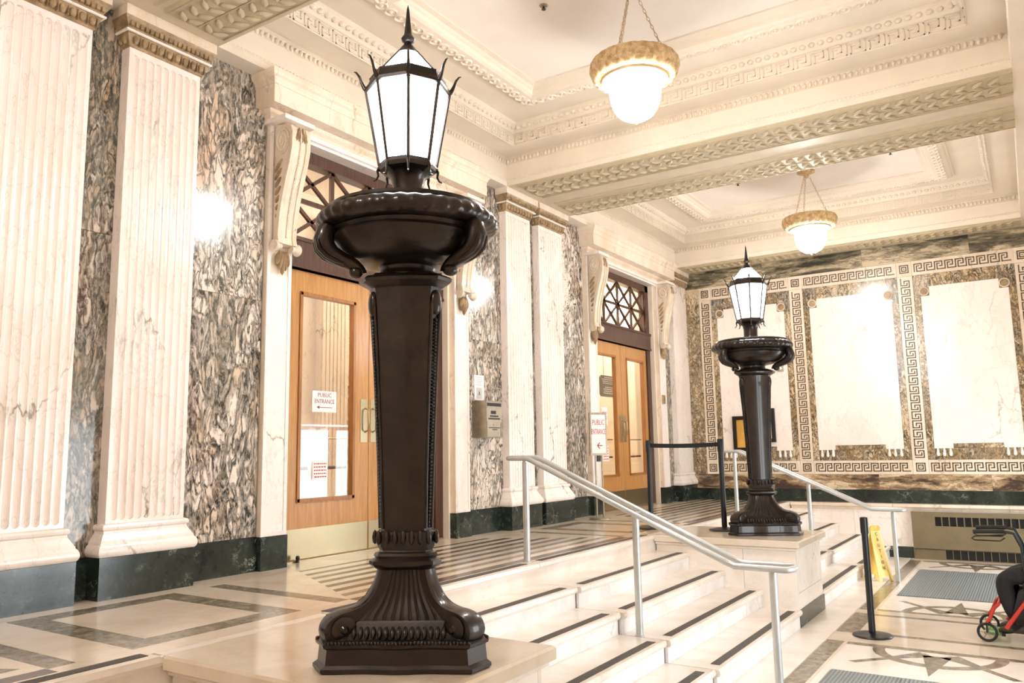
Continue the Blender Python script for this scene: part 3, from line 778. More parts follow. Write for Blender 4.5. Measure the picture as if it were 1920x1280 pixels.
t = paper(XD - .018, 11.28, 1.47, .21, .28, 'EMPLOYEE ENTRANCE notice on the double door glass, partly behind the sign stand')
text('EMPLOYEE', .055, INK_R, 'lettering', t, (.002, 0, .045), RX, sx=.62); text('ENTRANCE', .055, INK_R, 'lettering', t, (.002, 0, -.03), RX, sx=.62)
small_notice(XD - .018, 11.28, .88, .22, .24, 'small notice low on the double door glass behind the sign stand')
# white bags hanging behind the door glass
for (y, h, lb) in ((5.27, .62, 'white cloth hanging from the upper rail of the single door'), (5.42, .74, 'longer white cloth hanging from the upper rail of the single door')):
    b = MB(); rings = []
    for k in range(7):
        f = k / 6; rings.append([(XD - .098 - .012 * math.sin(a) , y + (.045 + .012 * math.sin(f * 5)) * math.cos(a), 1.20 - f * h) for a in [2 * PI * j / 12 for j in range(12)]])
    b.loft(rings); b.build('hanging_cloth', PAPER, smooth=60, label=lb, cat='cloth')

# ============================================================ FAR WALL
wf = struct('wall_far')
MB().box(-5.6, 1.1, YF + .03, YF + .2, ZF, 5.0).build('wall_core', PLASTER, wf)
def fs(x0, x1, z0, z1, mat, y=YF, name='marble_slab', d=.03): return MB().box(x0 + g, x1 - g, y, YF + d, z0 + g, z1 - g).build(name, mat, wf)
SX = [-5.0, -3.33, -1.565, .10]; sw = .115
ZB0, ZB1, ZT0, ZT1 = .46, .69, 3.71, 3.955
for (a, b) in ((-5.38, -3.9), (-3.9, -2.2), (-2.2, -.6), (-.6, .75)):
    fs(a, b, .205, ZB0, BREC_L); fs(a, b, ZT1, ZS, BREC_H)
bf = struct('baseboard_far')
for (a, b) in ((-5.38, -4.1), (-4.1, -2.4), (-2.4, -.9), (-.9, .75)): MB().box(a + g, b - g, YF - .025, YF + .03, 0, .203).build('green_marble_block', GREEN, bf)
fs(-5.38, SX[0] - sw, ZB0, ZT1, BREC_F)
fs(SX[3] + sw, .75, ZB0, ZT1, BREC_F)
for x in SX: fs(x - sw, x + sw, ZB1 + .0, ZT0, CREAM, name='key_strip')
for (z0, z1) in ((ZB0, ZB1), (ZT0, ZT1)):
    for i in range(4): fs(SX[i] - sw, SX[i] + sw, z0, z1, CREAM, name='corner_square')
    for i in range(3): fs(SX[i] + sw, SX[i + 1] - sw, z0, z1, CREAM, name='key_band')
# meander inlay
KEYU = [(0, 0), (0, 1), (.72, 1), (.72, .40), (.47, .40)]
KEYV = [(.47, .74), (.24, .74), (.24, 0), (1, 0)]
def key_lines(L, H, n):
    out = []
    p = L / n
    for k in range(n):
        out.append([((k + u) * p, v * H) for u, v in KEYU]); out.append([((k + u) * p, v * H) for u, v in KEYV])
    return out
def thick(b, poly, wd, P, dep):
    for (a, c) in zip(poly[:-1], poly[1:]):
        x0, x1 = sorted((a[0], c[0])); y0, y1 = sorted((a[1], c[1]))
        q = [P(x0 - wd, y0 - wd), P(x1 + wd, y0 - wd), P(x1 + wd, y1 + wd), P(x0 - wd, y1 + wd)]
        b.add([v[0] for v in q] + [v[1] for v in q], [(0, 1, 2, 3), (7, 6, 5, 4), (0, 4, 5, 1), (1, 5, 6, 2), (2, 6, 7, 3), (3, 7, 4, 0)])
kw_ = .0085
def key_on_far(x, z, L, vertical):
    b = MB(); H = .125 if not vertical else .125; n = max(3, round(L / .145))
    for pl in key_lines(L, H, n):
        if vertical: P = lambda u, v: ((x - H / 2 + v, YF - .003, z + u), (x - H / 2 + v, YF + .005, z + u))
        else: P = lambda u, v: ((x + u, YF - .003, z - H / 2 + v), (x + u, YF + .005, z - H / 2 + v))
        thick(b, pl, kw_, P, 0)
    b.build('key_inlay', KEYL, wf, kind='stuff')
def square_on_far(x, z):
    b = MB(); P = lambda u, v: ((x + u, YF - .003, z + v), (x + u, YF + .005, z + v))
    for h in (.062, .032): thick(b, [(-h, -h), (h, -h), (h, h), (-h, h), (-h, -h)], kw_, P, 0)
    thick(b, [(0, 0), (.001, 0)], kw_, P, 0)
    b.build('square_inlay', KEYL, wf)
for x in SX:
    key_on_far(x, ZB1 + .04, ZT0 - ZB1 - .08, True)
    for z in ((ZB0 + ZB1) / 2, (ZT0 + ZT1) / 2): square_on_far(x, z)
for i in range(3):
    for z in ((ZB0 + ZB1) / 2, (ZT0 + ZT1) / 2): key_on_far(SX[i] + sw + .04, z, SX[i + 1] - SX[i] - 2 * sw - .08, False)
# panels
for i in range(3):
    a, b = SX[i] + sw, SX[i + 1] - sw; bd = .105
    pz0, pz1 = .87, 3.50; nt = .155
    # border of dark stone: sides, top, bottom, four corner squares
    fs(a, a + bd, ZB1, pz1 - nt, BREC_F); fs(b - bd, b, ZB1, pz1 - nt, BREC_F)
    fs(a + bd + nt - .03, b - bd - nt + .03, pz1, ZT0, BREC_F); fs(a + bd, b - bd, ZB1, pz0, BREC_F)
    for (u, v, cx) in ((a, a + bd + nt - .03, a + bd + .05), (b - bd - nt + .03, b, b - bd - .05)):
        fs(u, v, pz1 - nt, ZT0, BREC_D, name='corner_slab')
        rd = MB()
        for rr, y in ((.078, YF - .006), (.05, YF - .012)):
            rd.prism([(cx + rr * math.cos(2 * PI * k / 24), pz1 - .075 + rr * math.sin(2 * PI * k / 24)) for k in range(24)], 'y', y, YF)
        rd.build('roundel', CAPM, wf)
        b2 = MB(); b2.tube([(cx + .066 * math.cos(2 * PI * k / 24), YF - .012, pz1 - .075 + .066 * math.sin(2 * PI * k / 24)) for k in range(24)], .010, 6, closed=True)
        b2.build('roundel_rim', CREAM, wf, smooth=60)
    pa, pb = a + bd, b - bd; e = nt - .03; ft = .27
    outline = [(pa, pz0), (pa + ft, pz0), (pa + ft, pz0 + .075), (pb - ft, pz0 + .075), (pb - ft, pz0), (pb, pz0), (pb, pz1 - nt), (pb - e, pz1 - nt), (pb - e, pz1), (pa + e, pz1), (pa + e, pz1 - nt), (pa, pz1 - nt)]
    MB().prism(outline, 'y', YF - .008, YF + .02).build('white_panel', WHITE_P, wf)
    fs(pa + ft, pb - ft, pz0, pz0 + .072, BREC_F)
    for u in (pa, pb - ft):
        for k in range(3):
            MB().lathe([(.012, 0), (.016, -.02), (.02, -.05), (.027, -.09), (.022, -.115), (.008, -.125)], (u + .045 + .09 * k, YF - .004, pz0), 12).build('gutta', WHITE, wf, smooth=50)
# ledge and lower wall by the radiator
tr = struct('trim_4')
tr_y = YF - .22
prof = [(YF, 0), (tr_y, 0), (tr_y - .012, -.01), (tr_y - .012, -.045), (tr_y, -.055), (tr_y + .03, -.06), (tr_y + .035, -.075), (tr_y + .05, -.10), (tr_y + .06, -.115), (YF, -.115)]
for (a, b) in ((NX[0] + .02, -2.0), (-2.0, -.4), (-.4, .95)): MB().prism(prof, 'x', a + g, b - g).build('ledge_slab', CREAM, tr, smooth=30)
wlow = struct('wall_lower_far')
for (a, b) in ((NX[0], -2.6), (-2.6, -1.74), (-1.74, .95)):
    MB().box(a + g, b - g, tr_y + .055, YF, ZF + .17, -.11).build('marble_slab', WHITE_P, wlow)
    MB().box(a + g, b - g, tr_y + .04, YF, ZF, ZF + .165).build('green_marble_block', GREEN, wlow)

# ============================================================ RIGHT WALL, NEAR WALL (behind the camera)
wr = struct('wall_right'); XWR = .95
op = [(5.93 - 1.0, 5.93 + 1.0), (11.9 - 1.0, 11.9 + 1.0)]
ed = [-2.6, op[0][0], op[0][1], op[1][0], op[1][1], YF + .2]
for i in range(0, 6, 2): MB().box(XWR, XWR + .15, ed[i], ed[i + 1], ZF, 5.0).build('wall_core', CREAM, wr)
for (a, b) in op: MB().box(XWR, XWR + .15, a, b, 1.55, 5.0).build('wall_core', CREAM, wr)
for n, (a, b) in enumerate(op):
    t = struct('door_%d' % (4 + n)); t.location = (XWR + .05, (a + b) / 2, ZF)
    for s in (-1, 1):
        y0, y1 = sorted((s * .01, s * .98))
        d = MB(); d.box(0, .05, y0, y0 + .08, 0, 2.36); d.box(0, .05, y1 - .08, y1, 0, 2.36); d.box(0, .05, y0, y1, 0, .2); d.box(0, .05, y0, y1, 2.28, 2.36)
        lf2 = d.build('door_leaf', BRONZE, t); MB().box(.02, .026, y0 + .08, y1 - .08, .2, 2.28).build('pane', GLASS, lf2)
wn = struct('wall_near'); MB().box(-5.9, 1.1, -2.75, -2.6, ZF, 5.0).build('wall_core', CREAM, wn)

# ============================================================ CEILING
ce = struct('ceiling')
PROF = [(0, ZS), (0, 4.33), (.006, 4.335), (.006, 4.36), (0, 4.365), (0, 4.545), (-.012, 4.55), (-.03, 4.60), (-.034, 4.625), (-.03, 4.64), (.0, 4.65), (.30, 4.65), (.30, 4.635), (.305, 4.63), (.305, 4.775), (.32, 4.78), (.34, 4.80), (.40, 4.85),
        (.405, 4.88), (.76, 4.88), (.76, 4.855), (.78, 4.85), (.80, 4.825), (.86, 4.80), (.93, 4.795), (1.0, 4.80), (1.03, 4.815), (1.04, 4.85), (1.06, 4.86), (1.08, 4.875), (1.13, 4.885), (1.13, 4.90), (1.13, 4.90)]
def line_orn(b, x0, x1, y0, y1, s, z, unit, fn):
    """repeat a little relief along the four inner faces of a coffer, inset s"""
    a0, a1, c0, c1 = x0 + s, x1 - s, y0 + s, y1 - s
    for (p, q, nn) in (((a0, c0), (a0, c1), (1, 0)), ((a1, c0), (a1, c1), (-1, 0)), ((a0, c0), (a1, c0), (0, 1)), ((a0, c1), (a1, c1), (0, -1))):
        L = abs(q[0] - p[0]) + abs(q[1] - p[1]); n = max(1, int(L / unit)); u = L / n
        d = Vector((q[0] - p[0], q[1] - p[1], 0)).normalized()
        for k in range(n):
            o = Vector((p[0], p[1], z)) + d * u * (k + .5)
            mtx = Matrix((( d.x, nn[0], 0, o.x), (d.y, nn[1], 0, o.y), (0, 0, 1, o.z), (0, 0, 0, 1)))
            s0 = len(b.v); fn(b, u); b.xf(mtx, s0)
def egg(sx, sy, sz, n=6):
    def f(b, u):
        s0 = len(b.v); b.ball((0, 0, 0), 1, n); b.xf(Matrix.Diagonal((u * sx, sy, sz, 1)), s0)
    return f
def keyrel(b, u):
    H = .105; wd = .0055; dep = .008
    P = lambda x, v: ((x - u / 2, dep, v - H / 2), (x - u / 2, -.004, v - H / 2))
    thick(b, [(q[0] * u, q[1] * H) for q in KEYU], wd, P, 0); thick(b, [(q[0] * u, q[1] * H) for q in KEYV], wd, P, 0)
def coil(b, u):
    s0 = len(b.v); b.tube([(u * .42 * math.cos(a), 0, .052 * math.sin(a)) for a in [2 * PI * j / 10 for j in range(10)]], .012, 4, closed=True)
    b.xf(Matrix.Rotation(-PI / 2, 4, 'X'), s0); b.ball((0, 0, 0), .022, 6)
def leafv(b, u):
    for s in (-1, 1):
        s0 = len(b.v); b.ball((0, 0, 0), 1, 6); b.xf(Matrix.Translation((0, s * .028, 0)) @ Matrix.Rotation(s * .9, 4, 'Z') @ Matrix.Diagonal((.052, .018, .012, 1)), s0)
for (y0, y1) in BAYS:
    x0, x1 = XB, XR
    b = MB(); rings = [[(x0 + s, y0 + s, z), (x1 - s, y0 + s, z), (x1 - s, y1 - s, z), (x0 + s, y1 - s, z)] for s, z in PROF]
    b.loft(rings, False); b.build('coffer', PLASTER, ce)
    s = 1.13; MB().quad((x0 + s, y0 + s, 4.90), (x1 - s, y0 + s, 4.90), (x1 - s, y1 - s, 4.90), (x0 + s, y1 - s, 4.90)).build('coffer_field', PLASTER2, ce)
    if y0 < 0: continue
    b = MB(); line_orn(b, x0, x1, y0, y1, -.022, 4.598, .055, egg(.36, .018, .034)); b.build('egg_band', PLASTER, ce, kind='stuff', smooth=60)
    b = MB(); line_orn(b, x0, x1, y0, y1, .003, 4.348, .04, egg(.36, .010, .011)); b.build('bead_band', PLASTER, ce, kind='stuff', smooth=60)
    b = MB(); line_orn(b, x0, x1, y0, y1, .305, 4.705, .165, keyrel); b.build('key_band', PLASTER, ce, kind='stuff')
    b = MB(); line_orn(b, x0, x1, y0, y1, .365, 4.825, .085, egg(.40, .030, .028)); b.build('egg_band', PLASTER, ce, kind='stuff', smooth=60)
    b = MB(); line_orn(b, x0, x1, y0, y1, .90, 4.797, .12, coil); b.build('guilloche_band', PLASTER, ce, kind='stuff', smooth=60)
# beams with carved soffits
for (y0, y1) in ((BAYS[0][1], BAYS[1][0]), (BAYS[1][1], BAYS[2][0]), (BAYS[2][1], YF), (-2.6, BAYS[0][0])):
    full = y1 - y0 > 1
    MB().box(XW - .02, XWR, y0, y1, ZS, 4.95).build('beam', PLASTER, ce) if False else None
    MB().quad((XB, y0, ZS), (XR, y0, ZS), (XR, y1, ZS), (XB, y1, ZS)).build('beam_soffit', SOFF2, ce)
    if y0 < 0: continue
    b = MB(); so = MB()
    bands = [(y0 + .03, y0 + .58), (y1 - .58, y1 - .03)] if full else [(y0 + .05, y0 + .40)]
    for (ya, yb) in bands:
        ym = (ya + yb) / 2; hw = (yb - ya) / 2
        xs_, xe_ = XB + .14, XR
        so.prism([(ya, ZS - .0), (ya + .02, ZS - .022), (yb - .02, ZS - .022), (yb, ZS)], 'x', xs_, xe_)
        n = int((xe_ - xs_) / .13)
        for k in range(n):
            xx = xs_ + .07 + k * .13
            for r_, sc_ in ((-.5, 1), (.5, 1)):
                for s in (-1, 1):
                    s0 = len(b.v); b.ball((0, 0, 0), 1, 6)
                    b.xf(Matrix.Translation((xx, ym + r_ * hw * .8 + s * hw * .17, ZS - .026)) @ Matrix.Rotation(s * .8, 4, 'Z') @ Matrix.Diagonal((.072, .028, .024, 1)), s0)
        for yy in (ya + .035, ym, yb - .035): so.box(xs_ + .02, xe_, yy - .006, yy + .006, ZS - .03, ZS - .02)
    if full: so.prism([(y0 + .63, ZS), (y0 + .64, ZS - .012), (y0 + .66, ZS - .012), (y0 + .67, ZS)], 'x', XB + .14, XR).prism([(y1 - .67, ZS), (y1 - .66, ZS - .012), (y1 - .64, ZS - .012), (y1 - .63, ZS)], 'x', XB + .14, XR)
    so.build('soffit_moulding', SOFFIT, ce); b.build('leaf_band', SOFFIT, ce, kind='stuff', smooth=60)
MB().quad((XW - .03, -2.6, ZS), (XB, -2.6, ZS), (XB, YF, ZS), (XW - .03, YF, ZS)).build('wall_soffit', PLASTER, ce)
MB().quad((XR, -2.6, ZS), (XWR, -2.6, ZS), (XWR, YF, ZS), (XR, YF, ZS)).build('wall_soffit', PLASTER, ce)
MB().box(-6.0, 1.1, -2.75, YF + .2, 4.92, 5.05).build('slab', PLASTER, ce)
# right-hand pilasters under the beams (seen nearly edge-on)

# ============================================================ LAMP STANDARDS
def tri_section(h, c, bow=0.0, n=6):
    """rounded triangle: flat sides with normals at -60,60,180 deg, cut corners at 0,120,240; h apothem of sides, c cut length; bow<0 hollows the sides"""
    pts = []
    s = (2 * math.sqrt(3) * h) - 2 * c * 1.0
    for k in range(3):
        na = math.radians(-60 + 120 * k); nx, ny = math.cos(na), math.sin(na); tx_, ty_ = -ny, nx
        half = max(.002, (2 * math.sqrt(3) * h - 2 * c) / 2)
        for i in range(n + 1):
            u = -half + 2 * half * i / n; f = i / n
            off = bow * math.sin(PI * f) if not callable(bow) else bow(f)
            pts.append((nx * (h + off) + tx_ * u, ny * (h + off) + ty_ * u))
    return pts
def lamp_standard(x, y, label, lant_rot):
    t = thing('lamp_standard', label, 'lamp', (x, y, 0), 0, 'bronze lamp standards on pedestals')
    L = lambda b, nm, m=BRONZE, parent=None, **k: b.build(nm, m, parent or t, **k)
    def tri(rows, smooth=35, n=6):
        b = MB(); b.loft([[(px, py, z) for px, py in tri_section(h, c, bw, n)] for (h, c, bw, z) in rows]); return b
    serp = lambda a: (lambda f: -a * (math.sin(PI * f) ** 2) * 1.0 + a * 1.3 * math.exp(-((f - .5) / .16) ** 2))
    # plinth with serpentine sides
    L(tri([(.268, .14, serp(.018), 0), (.275, .145, serp(.02), .008), (.275, .145, serp(.02), .022), (.262, .14, serp(.02), .035), (.258, .138, serp(.02), .10), (.266, .14, serp(.02), .108), (.268, .14, serp(.02), .122), (.25, .135, serp(.015), .135)], n=16), 'plinth', smooth=30)
    # beaded rim on plinth
    b = MB()
    sec = tri_section(.262, .138, serp(.018), 40)
    for p in sec[::1]: b.ball((p[0], p[1], .127), .010, 6)
    L(b, 'beaded_rim', kind='stuff', smooth=60)
    # sloping skirt with tongues, then flared fluted waist
    L(tri([(.245, .13, -.012, .13), (.232, .12, -.012, .138), (.205, .095, -.01, .165), (.175, .07, -.01, .195), (.168, .06, -.008, .203)], n=8), 'skirt', smooth=30)
    b = MB()
    for k in range(3):
        na = math.radians(-60 + 120 * k); nx, ny = math.cos(na), math.sin(na); tx_, ty_ = -ny, nx
        for i in range(15):
            u = (-.5 + i / 14) * .40; s0 = len(b.v); b.ball((0, 0, 0), 1, 6)
            b.xf(Matrix.Translation((nx * .212 + tx_ * u, ny * .212 + ty_ * u, .163)) @ Matrix.Rotation(na, 4, 'Z') @ Matrix.Rotation(-.65, 4, 'Y') @ Matrix.Diagonal((.010, .0115, .030, 1)), s0)
    L(b, 'tongue_band', kind='stuff', smooth=60)
    waist = [(.165, .055, .203), (.158, .052, .222), (.128, .048, .27), (.106, .046, .32), (.092, .046, .37), (.086, .048, .42)]
    L(tri([(h, c, -.01, z) for h, c, z in waist], n=8), 'waist', smooth=30)
    b = MB()      # fluting fans
    for k in range(3):
        na = math.radians(-60 + 120 * k); nx, ny = math.cos(na), math.sin(na); tx_, ty_ = -ny, nx
        for i in range(11):
            f = -.5 + i / 10
            pts = [(nx * (h - .008) + tx_ * f * (2 * math.sqrt(3) * h - 2 * c) * .86, ny * (h - .008) + ty_ * f * (2 * math.sqrt(3) * h - 2 * c) * .86, z) for h, c, z in waist]
            b.tube(pts, [.009, .009, .0075, .006, .005, .005], 5)
    L(b, 'fluting', kind='stuff', smooth=60)
    # collar
    L(tri([(.096, .055, .008, .415), (.108, .06, .01, .425), (.116, .062, .01, .44), (.116, .062, .01, .455), (.100, .058, .01, .468), (.104, .058, .01, .478), (.100, .058, .01, .49), (.090, .055, .01, .495), (.086, .05, .01, .505)], n=8), 'collar', smooth=30)
    # leaf cup
    L(tri([(.086, .05, .01, .50), (.094, .055, .01, .52), (.096, .056, .012, .56), (.100, .056, .012, .585), (.090, .052, .012, .588)], n=8), 'leaf_cup', smooth=30)
    b = MB()
    sec = tri_section(.100, .056, .012, 6)
    for p in sec: 
        s0 = len(b.v); b.ball((0, 0, 0), 1, 6); b.xf(Matrix.Translation((p[0], p[1], .56)) @ Matrix.Diagonal((.014, .014, .034, 1)), s0)
    L(b, 'leaf_tips', kind='stuff', smooth=60)
    # shaft
    L(tri([(.084, .052, .012, .585), (.092, .058, .014, .9), (.104, .065, .018, 1.35), (.118, .076, .022, 1.66), (.122, .078, .022, 1.72), (.126, .08, .022, 1.745)], n=8), 'shaft', smooth=30)
    for k in range(3):   # corner pilaster strips with reed and medallion
        a = math.radians(120 * k); ca, sa = math.cos(a), math.sin(a)
        def rad(h, c): return 2 * h - c * math.sqrt(3) / 2
        prof = [(.086, .052, .60), (.093, .058, .9), (.106, .065, 1.35), (.121, .076, 1.66)]
        b = MB()
        for s in (-1, 1):
            b.tube([(ca * (rad(h, c) + .002) - sa * s * c * .42, sa * (rad(h, c) + .002) + ca * s * c * .42, z) for h, c, z in prof], .008, 6)
        L(b, 'corner_reed', smooth=60)
        b = MB()
        for j in range(60):
            f = j / 59; z = .61 + f * .97; h = .086 + .035 * f; c = .052 + .024 * f; r = rad(h, c)
            b.ball((ca * r, sa * r, z), .0105, 5)
        L(b, 'corner_beads', kind='stuff', smooth=60)
        b = MB(); b.ball((0, 0, 0), 1, 14); r = rad(.122, .076)
        b.xf(Matrix.Translation((ca * r, sa * r, 1.665)) @ Matrix.Rotation(a, 4, 'Z') @ Matrix.Diagonal((.022, .034, .062, 1)))
        L(b, 'medallion', smooth=60)
    L(tri([(.122, .08, .02, 1.735), (.143, .10, .02, 1.750), (.160, .105, .022, 1.765), (.163, .105, .022, 1.78), (.153, .10, .02, 1.793), (.130, .085, .02, 1.80), (.125, .08, .02, 1.81)], n=10), 'cap_moulding', smooth=30)
    # neck + bowl
    L(MB().lathe([(.15, 1.795), (.148, 1.81), (.140, 1.82), (.136, 1.835), (.138, 1.85), (.15, 1.862), (.17, 1.868)], n=40), 'neck', smooth=30)
    gad = lambda r, z, a: r
    L(MB().lathe([(.15, 1.860), (.21, 1.868), (.28, 1.888), (.335, 1.92), (.368, 1.958), (.378, 1.985), (.370, 2.0), (.376, 2.005), (.38, 2.012), (.385, 2.016), (.380, 2.026), (.385, 2.03)], n=64, fn=gad), 'bowl', smooth=30)
    scal = lambda r, z, a: r * (1 + .012 * math.cos(a * 40)) if r > .40 else r
    L(MB().lathe([(.36, 2.022), (.39, 2.026), (.425, 2.036), (.444, 2.056), (.447, 2.076), (.434, 2.10), (.412, 2.113), (.395, 2.117)], n=160, fn=scal), 'gadrooned_rim', smooth=50)
    L(MB().lathe([(.395, 2.112), (.40, 2.125), (.395, 2.14), (.375, 2.145), (.2, 2.145), (.02, 2.145)], n=64), 'bowl_cover', smooth=30)
    # three scroll feet and three upper brackets at the cut corners
    for k in range(3):
        a = math.radians(120 * k); rz = Matrix.Rotation(a, 4, 'Z')
        wd = .052
        path = [(.115, .425), (.125, .38), (.145, .33), (.18, .28), (.225, .245), (.275, .225), (.315, .215), (.35, .195), (.368, .165), (.352, .138), (.32, .132)]
        th = [.02, .02, .02, .02, .022, .026, .03, .036, .036, .03, .026]
        def cr(P):      # smooth the polyline
            out = []
            for i in range(len(P) - 1):
                a, b_, c, d = P[max(0, i - 1)], P[i], P[i + 1], P[min(len(P) - 1, i + 2)]
                for q in range(4):
                    u = q / 4; out.append(tuple(.5 * (2 * b_[j] + (c[j] - a[j]) * u + (2 * a[j] - 5 * b_[j] + 4 * c[j] - d[j]) * u * u + (3 * b_[j] - a[j] - 3 * c[j] + d[j]) * u ** 3) for j in range(len(b_))))
            return out + [tuple(P[-1])]
        path9 = path[:9]; fp = cr([(p_[0], p_[1], h_) for p_, h_ in zip(path, th)]); th0 = th; path = [(p_[0], p_[1]) for p_ in fp]; th = [p_[2] for p_ in fp]
        # ribbon swept foot
        rings = []
        for i, (r, z) in enumerate(path):
            p0 = Vector(path[max(0, i - 1)]); p1 = Vector(path[min(len(path) - 1, i + 1)]); d = (p1 - p0).normalized(); nn = Vector((-d.y, d.x))
            hwid = .035 + .022 * min(1, i / 28)
            A = Vector((r, z)) + nn * th[i]; B2 = Vector((r, z)) - nn * th[i]
            rings.append([(A.x, -hwid, A.y), (A.x + nn.x * .008, -hwid * .4, A.y + nn.y * .008), (A.x + nn.x * .008, hwid * .4, A.y + nn.y * .008), (A.x, hwid, A.y), (B2.x, hwid, B2.y), (B2.x, -hwid, B2.y)])
        b = MB().loft(rings); b.xf(rz); foot = L(b, 'scroll_foot', smooth=50)
        for s in (-1, 1):
            b = MB(); b.lathe([(.006, 0), (.05, 0), (.056, .008), (.044, .014), (.02, .016), (.012, .024)], (0, 0, 0), 18)
            b.xf(Matrix.Translation((.318, -s * .056, .176)) @ Matrix.Rotation(s * PI / 2, 4, 'X'))
            b.xf(rz); L(b, 'volute', parent=foot, smooth=40)
        b = MB()
        for q in (-.022, 0, .022): b.tube([(r + (.02 if i > 6 else .012), q * (1 + i * .08), z + th0[i] * .9 if i < 8 else z + .0) for i, (r, z) in enumerate(path9)], .006, 5)
        b.xf(rz); L(b, 'reeding', parent=foot, smooth=60)
        # bracket: leaves the rim, swings out and down and in to a ball above the cap
        bp_ = [(.39, 2.03), (.412, 2.0), (.422, 1.96), (.412, 1.925), (.38, 1.893), (.335, 1.872), (.295, 1.858), (.265, 1.845), (.243, 1.825), (.238, 1.805)]
        br_ = [.04, .046, .050, .048, .042, .038, .034, .030, .028, .030]
        b = MB().tube([(r, 0, z) for r, z in bp_], br_, 10); b.xf(rz); br = L(b, 'bracket', smooth=60)
        b = MB().ball((.265, 0, 1.812), .032, 12, (1.1, 1.3, .9)); b.xf(rz); L(b, 'bracket_ball', parent=br, smooth=60)
        b = MB()
        for s in (-1, 0, 1):
            b.tube([(r + .034, s * .028, z - .014) for r, z in bp_[1:7]], [.006, .013, .015, .014, .011, .006], 6)
        b.xf(rz); L(b, 'bracket_leaf', parent=br, smooth=60)
    # stem and lantern
    def octring(r, z, rot=lant_rot): return [(r * math.cos(rot + PI / 4 * k), r * math.sin(rot + PI / 4 * k), z) for k in range(8)]
    L(MB().lathe([(.11, 2.144), (.09, 2.155), (.080, 2.17), (.075, 2.21), (.076, 2.27), (.086, 2.315), (.11, 2.345), (.13, 2.36)], n=24), 'stem', smooth=30)
    lant = L(MB().loft([octring(.10, 2.335), octring(.145, 2.355), octring(.15, 2.375), octring(.145, 2.395), octring(.135, 2.398)]), 'lantern_tray')
    zb, zt, rb, rt = 2.395, 2.775, .142, .212
    for k in range(8):
        a0 = lant_rot + PI / 4 * k; a1 = a0 + PI / 4
        q = lambda r, a, z: Vector((r * math.cos(a), r * math.sin(a), z))
        p0, p1, p2, p3 = q(rb - .004, a0, zb), q(rb - .004, a1, zb), q(rt - .004, a1, zt), q(rt - .004, a0, zt)
        nn = (p1 - p0).cross(p3 - p0).normalized()
        b = MB(); b.add([p0, p1, p2, p3] + [p + nn * -.004 for p in (p0, p1, p2, p3)], [(0, 1, 2, 3), (7, 6, 5, 4), (0, 4, 5, 1), (1, 5, 6, 2), (2, 6, 7, 3), (3, 7, 4, 0)])
        L(b, 'lantern_pane', PANE_L, parent=lant)
        L(MB().tube([q(rb, a0, zb - .01), q(rt, a0, zt + .01)], .010, 6), 'glazing_bar', parent=lant)
        # horn at the top, hook at the bottom
        dirv = Vector((math.cos(a0), math.sin(a0)))
        hp = [(.0, .0), (.012, .02), (.022, .045), (.030, .068), (.046, .09), (.058, .094)]
        L(MB().tube([(dirv.x * (rt + .004 + dx), dirv.y * (rt + .004 + dx), zt + .01 + dz) for dx, dz in hp], [.012, .010, .008, .007, .005, .002], 6), 'horn', parent=lant, smooth=60)
        hp = [(.0, .0), (.010, -.02), (.006, -.045), (.016, -.066), (.030, -.072)]
        L(MB().tube([(dirv.x * (rb + dx), dirv.y * (rb + dx), zb - .02 + dz) for dx, dz in hp], [.010, .008, .006, .005, .003], 6), 'hook', parent=lant, smooth=60)
        # roof pane
        r0, z0_, r1, z1_ = .180, 2.845, .062, 2.985
        p0, p1, p2, p3 = q(r0, a0, z0_), q(r0, a1, z0_), q(r1, a1, z1_), q(r1, a0, z1_)
        b = MB(); b.add([p0, p1, p2, p3] + [p - Vector((0, 0, .004)) for p in (p0, p1, p2, p3)], [(0, 1, 2, 3), (7, 6, 5, 4), (0, 4, 5, 1), (1, 5, 6, 2), (2, 6, 7, 3), (3, 7, 4, 0)])
        L(b, 'roof_pane', PANE_L, parent=lant)
        L(MB().tube([q(r0, a0, z0_), q(r1, a0, z1_)], .006, 6), 'roof_bar', parent=lant)
    b = MB().loft([octring(.205, 2.77), octring(.220, 2.775), octring(.222, 2.79), octring(.207, 2.80), octring(.195, 2.835), octring(.198, 2.845), octring(.188, 2.85), octring(.17, 2.85), octring(.17, 2.83), octring(.19, 2.80), octring(.19, 2.77)], False)
    L(b, 'lantern_band', parent=lant)
    fin = L(MB().lathe([(.068, 2.98), (.060, 2.99), (.038, 3.02), (.022, 3.04), (.019, 3.05), (.032, 3.06), (.036, 3.073), (.026, 3.088), (.020, 3.10), (.018, 3.12), (.012, 3.18), (.007, 3.235), (.001, 3.262)], n=16), 'finial', smooth=40)
    return t
lamp_standard(-2.53, 2.942, 'large dark bronze lamp standard with lit lantern on the near pedestal', math.radians(-49))
lamp_standard(-2.60, 8.98, 'dark bronze lamp standard with lit lantern on the far pedestal', math.radians(-69))

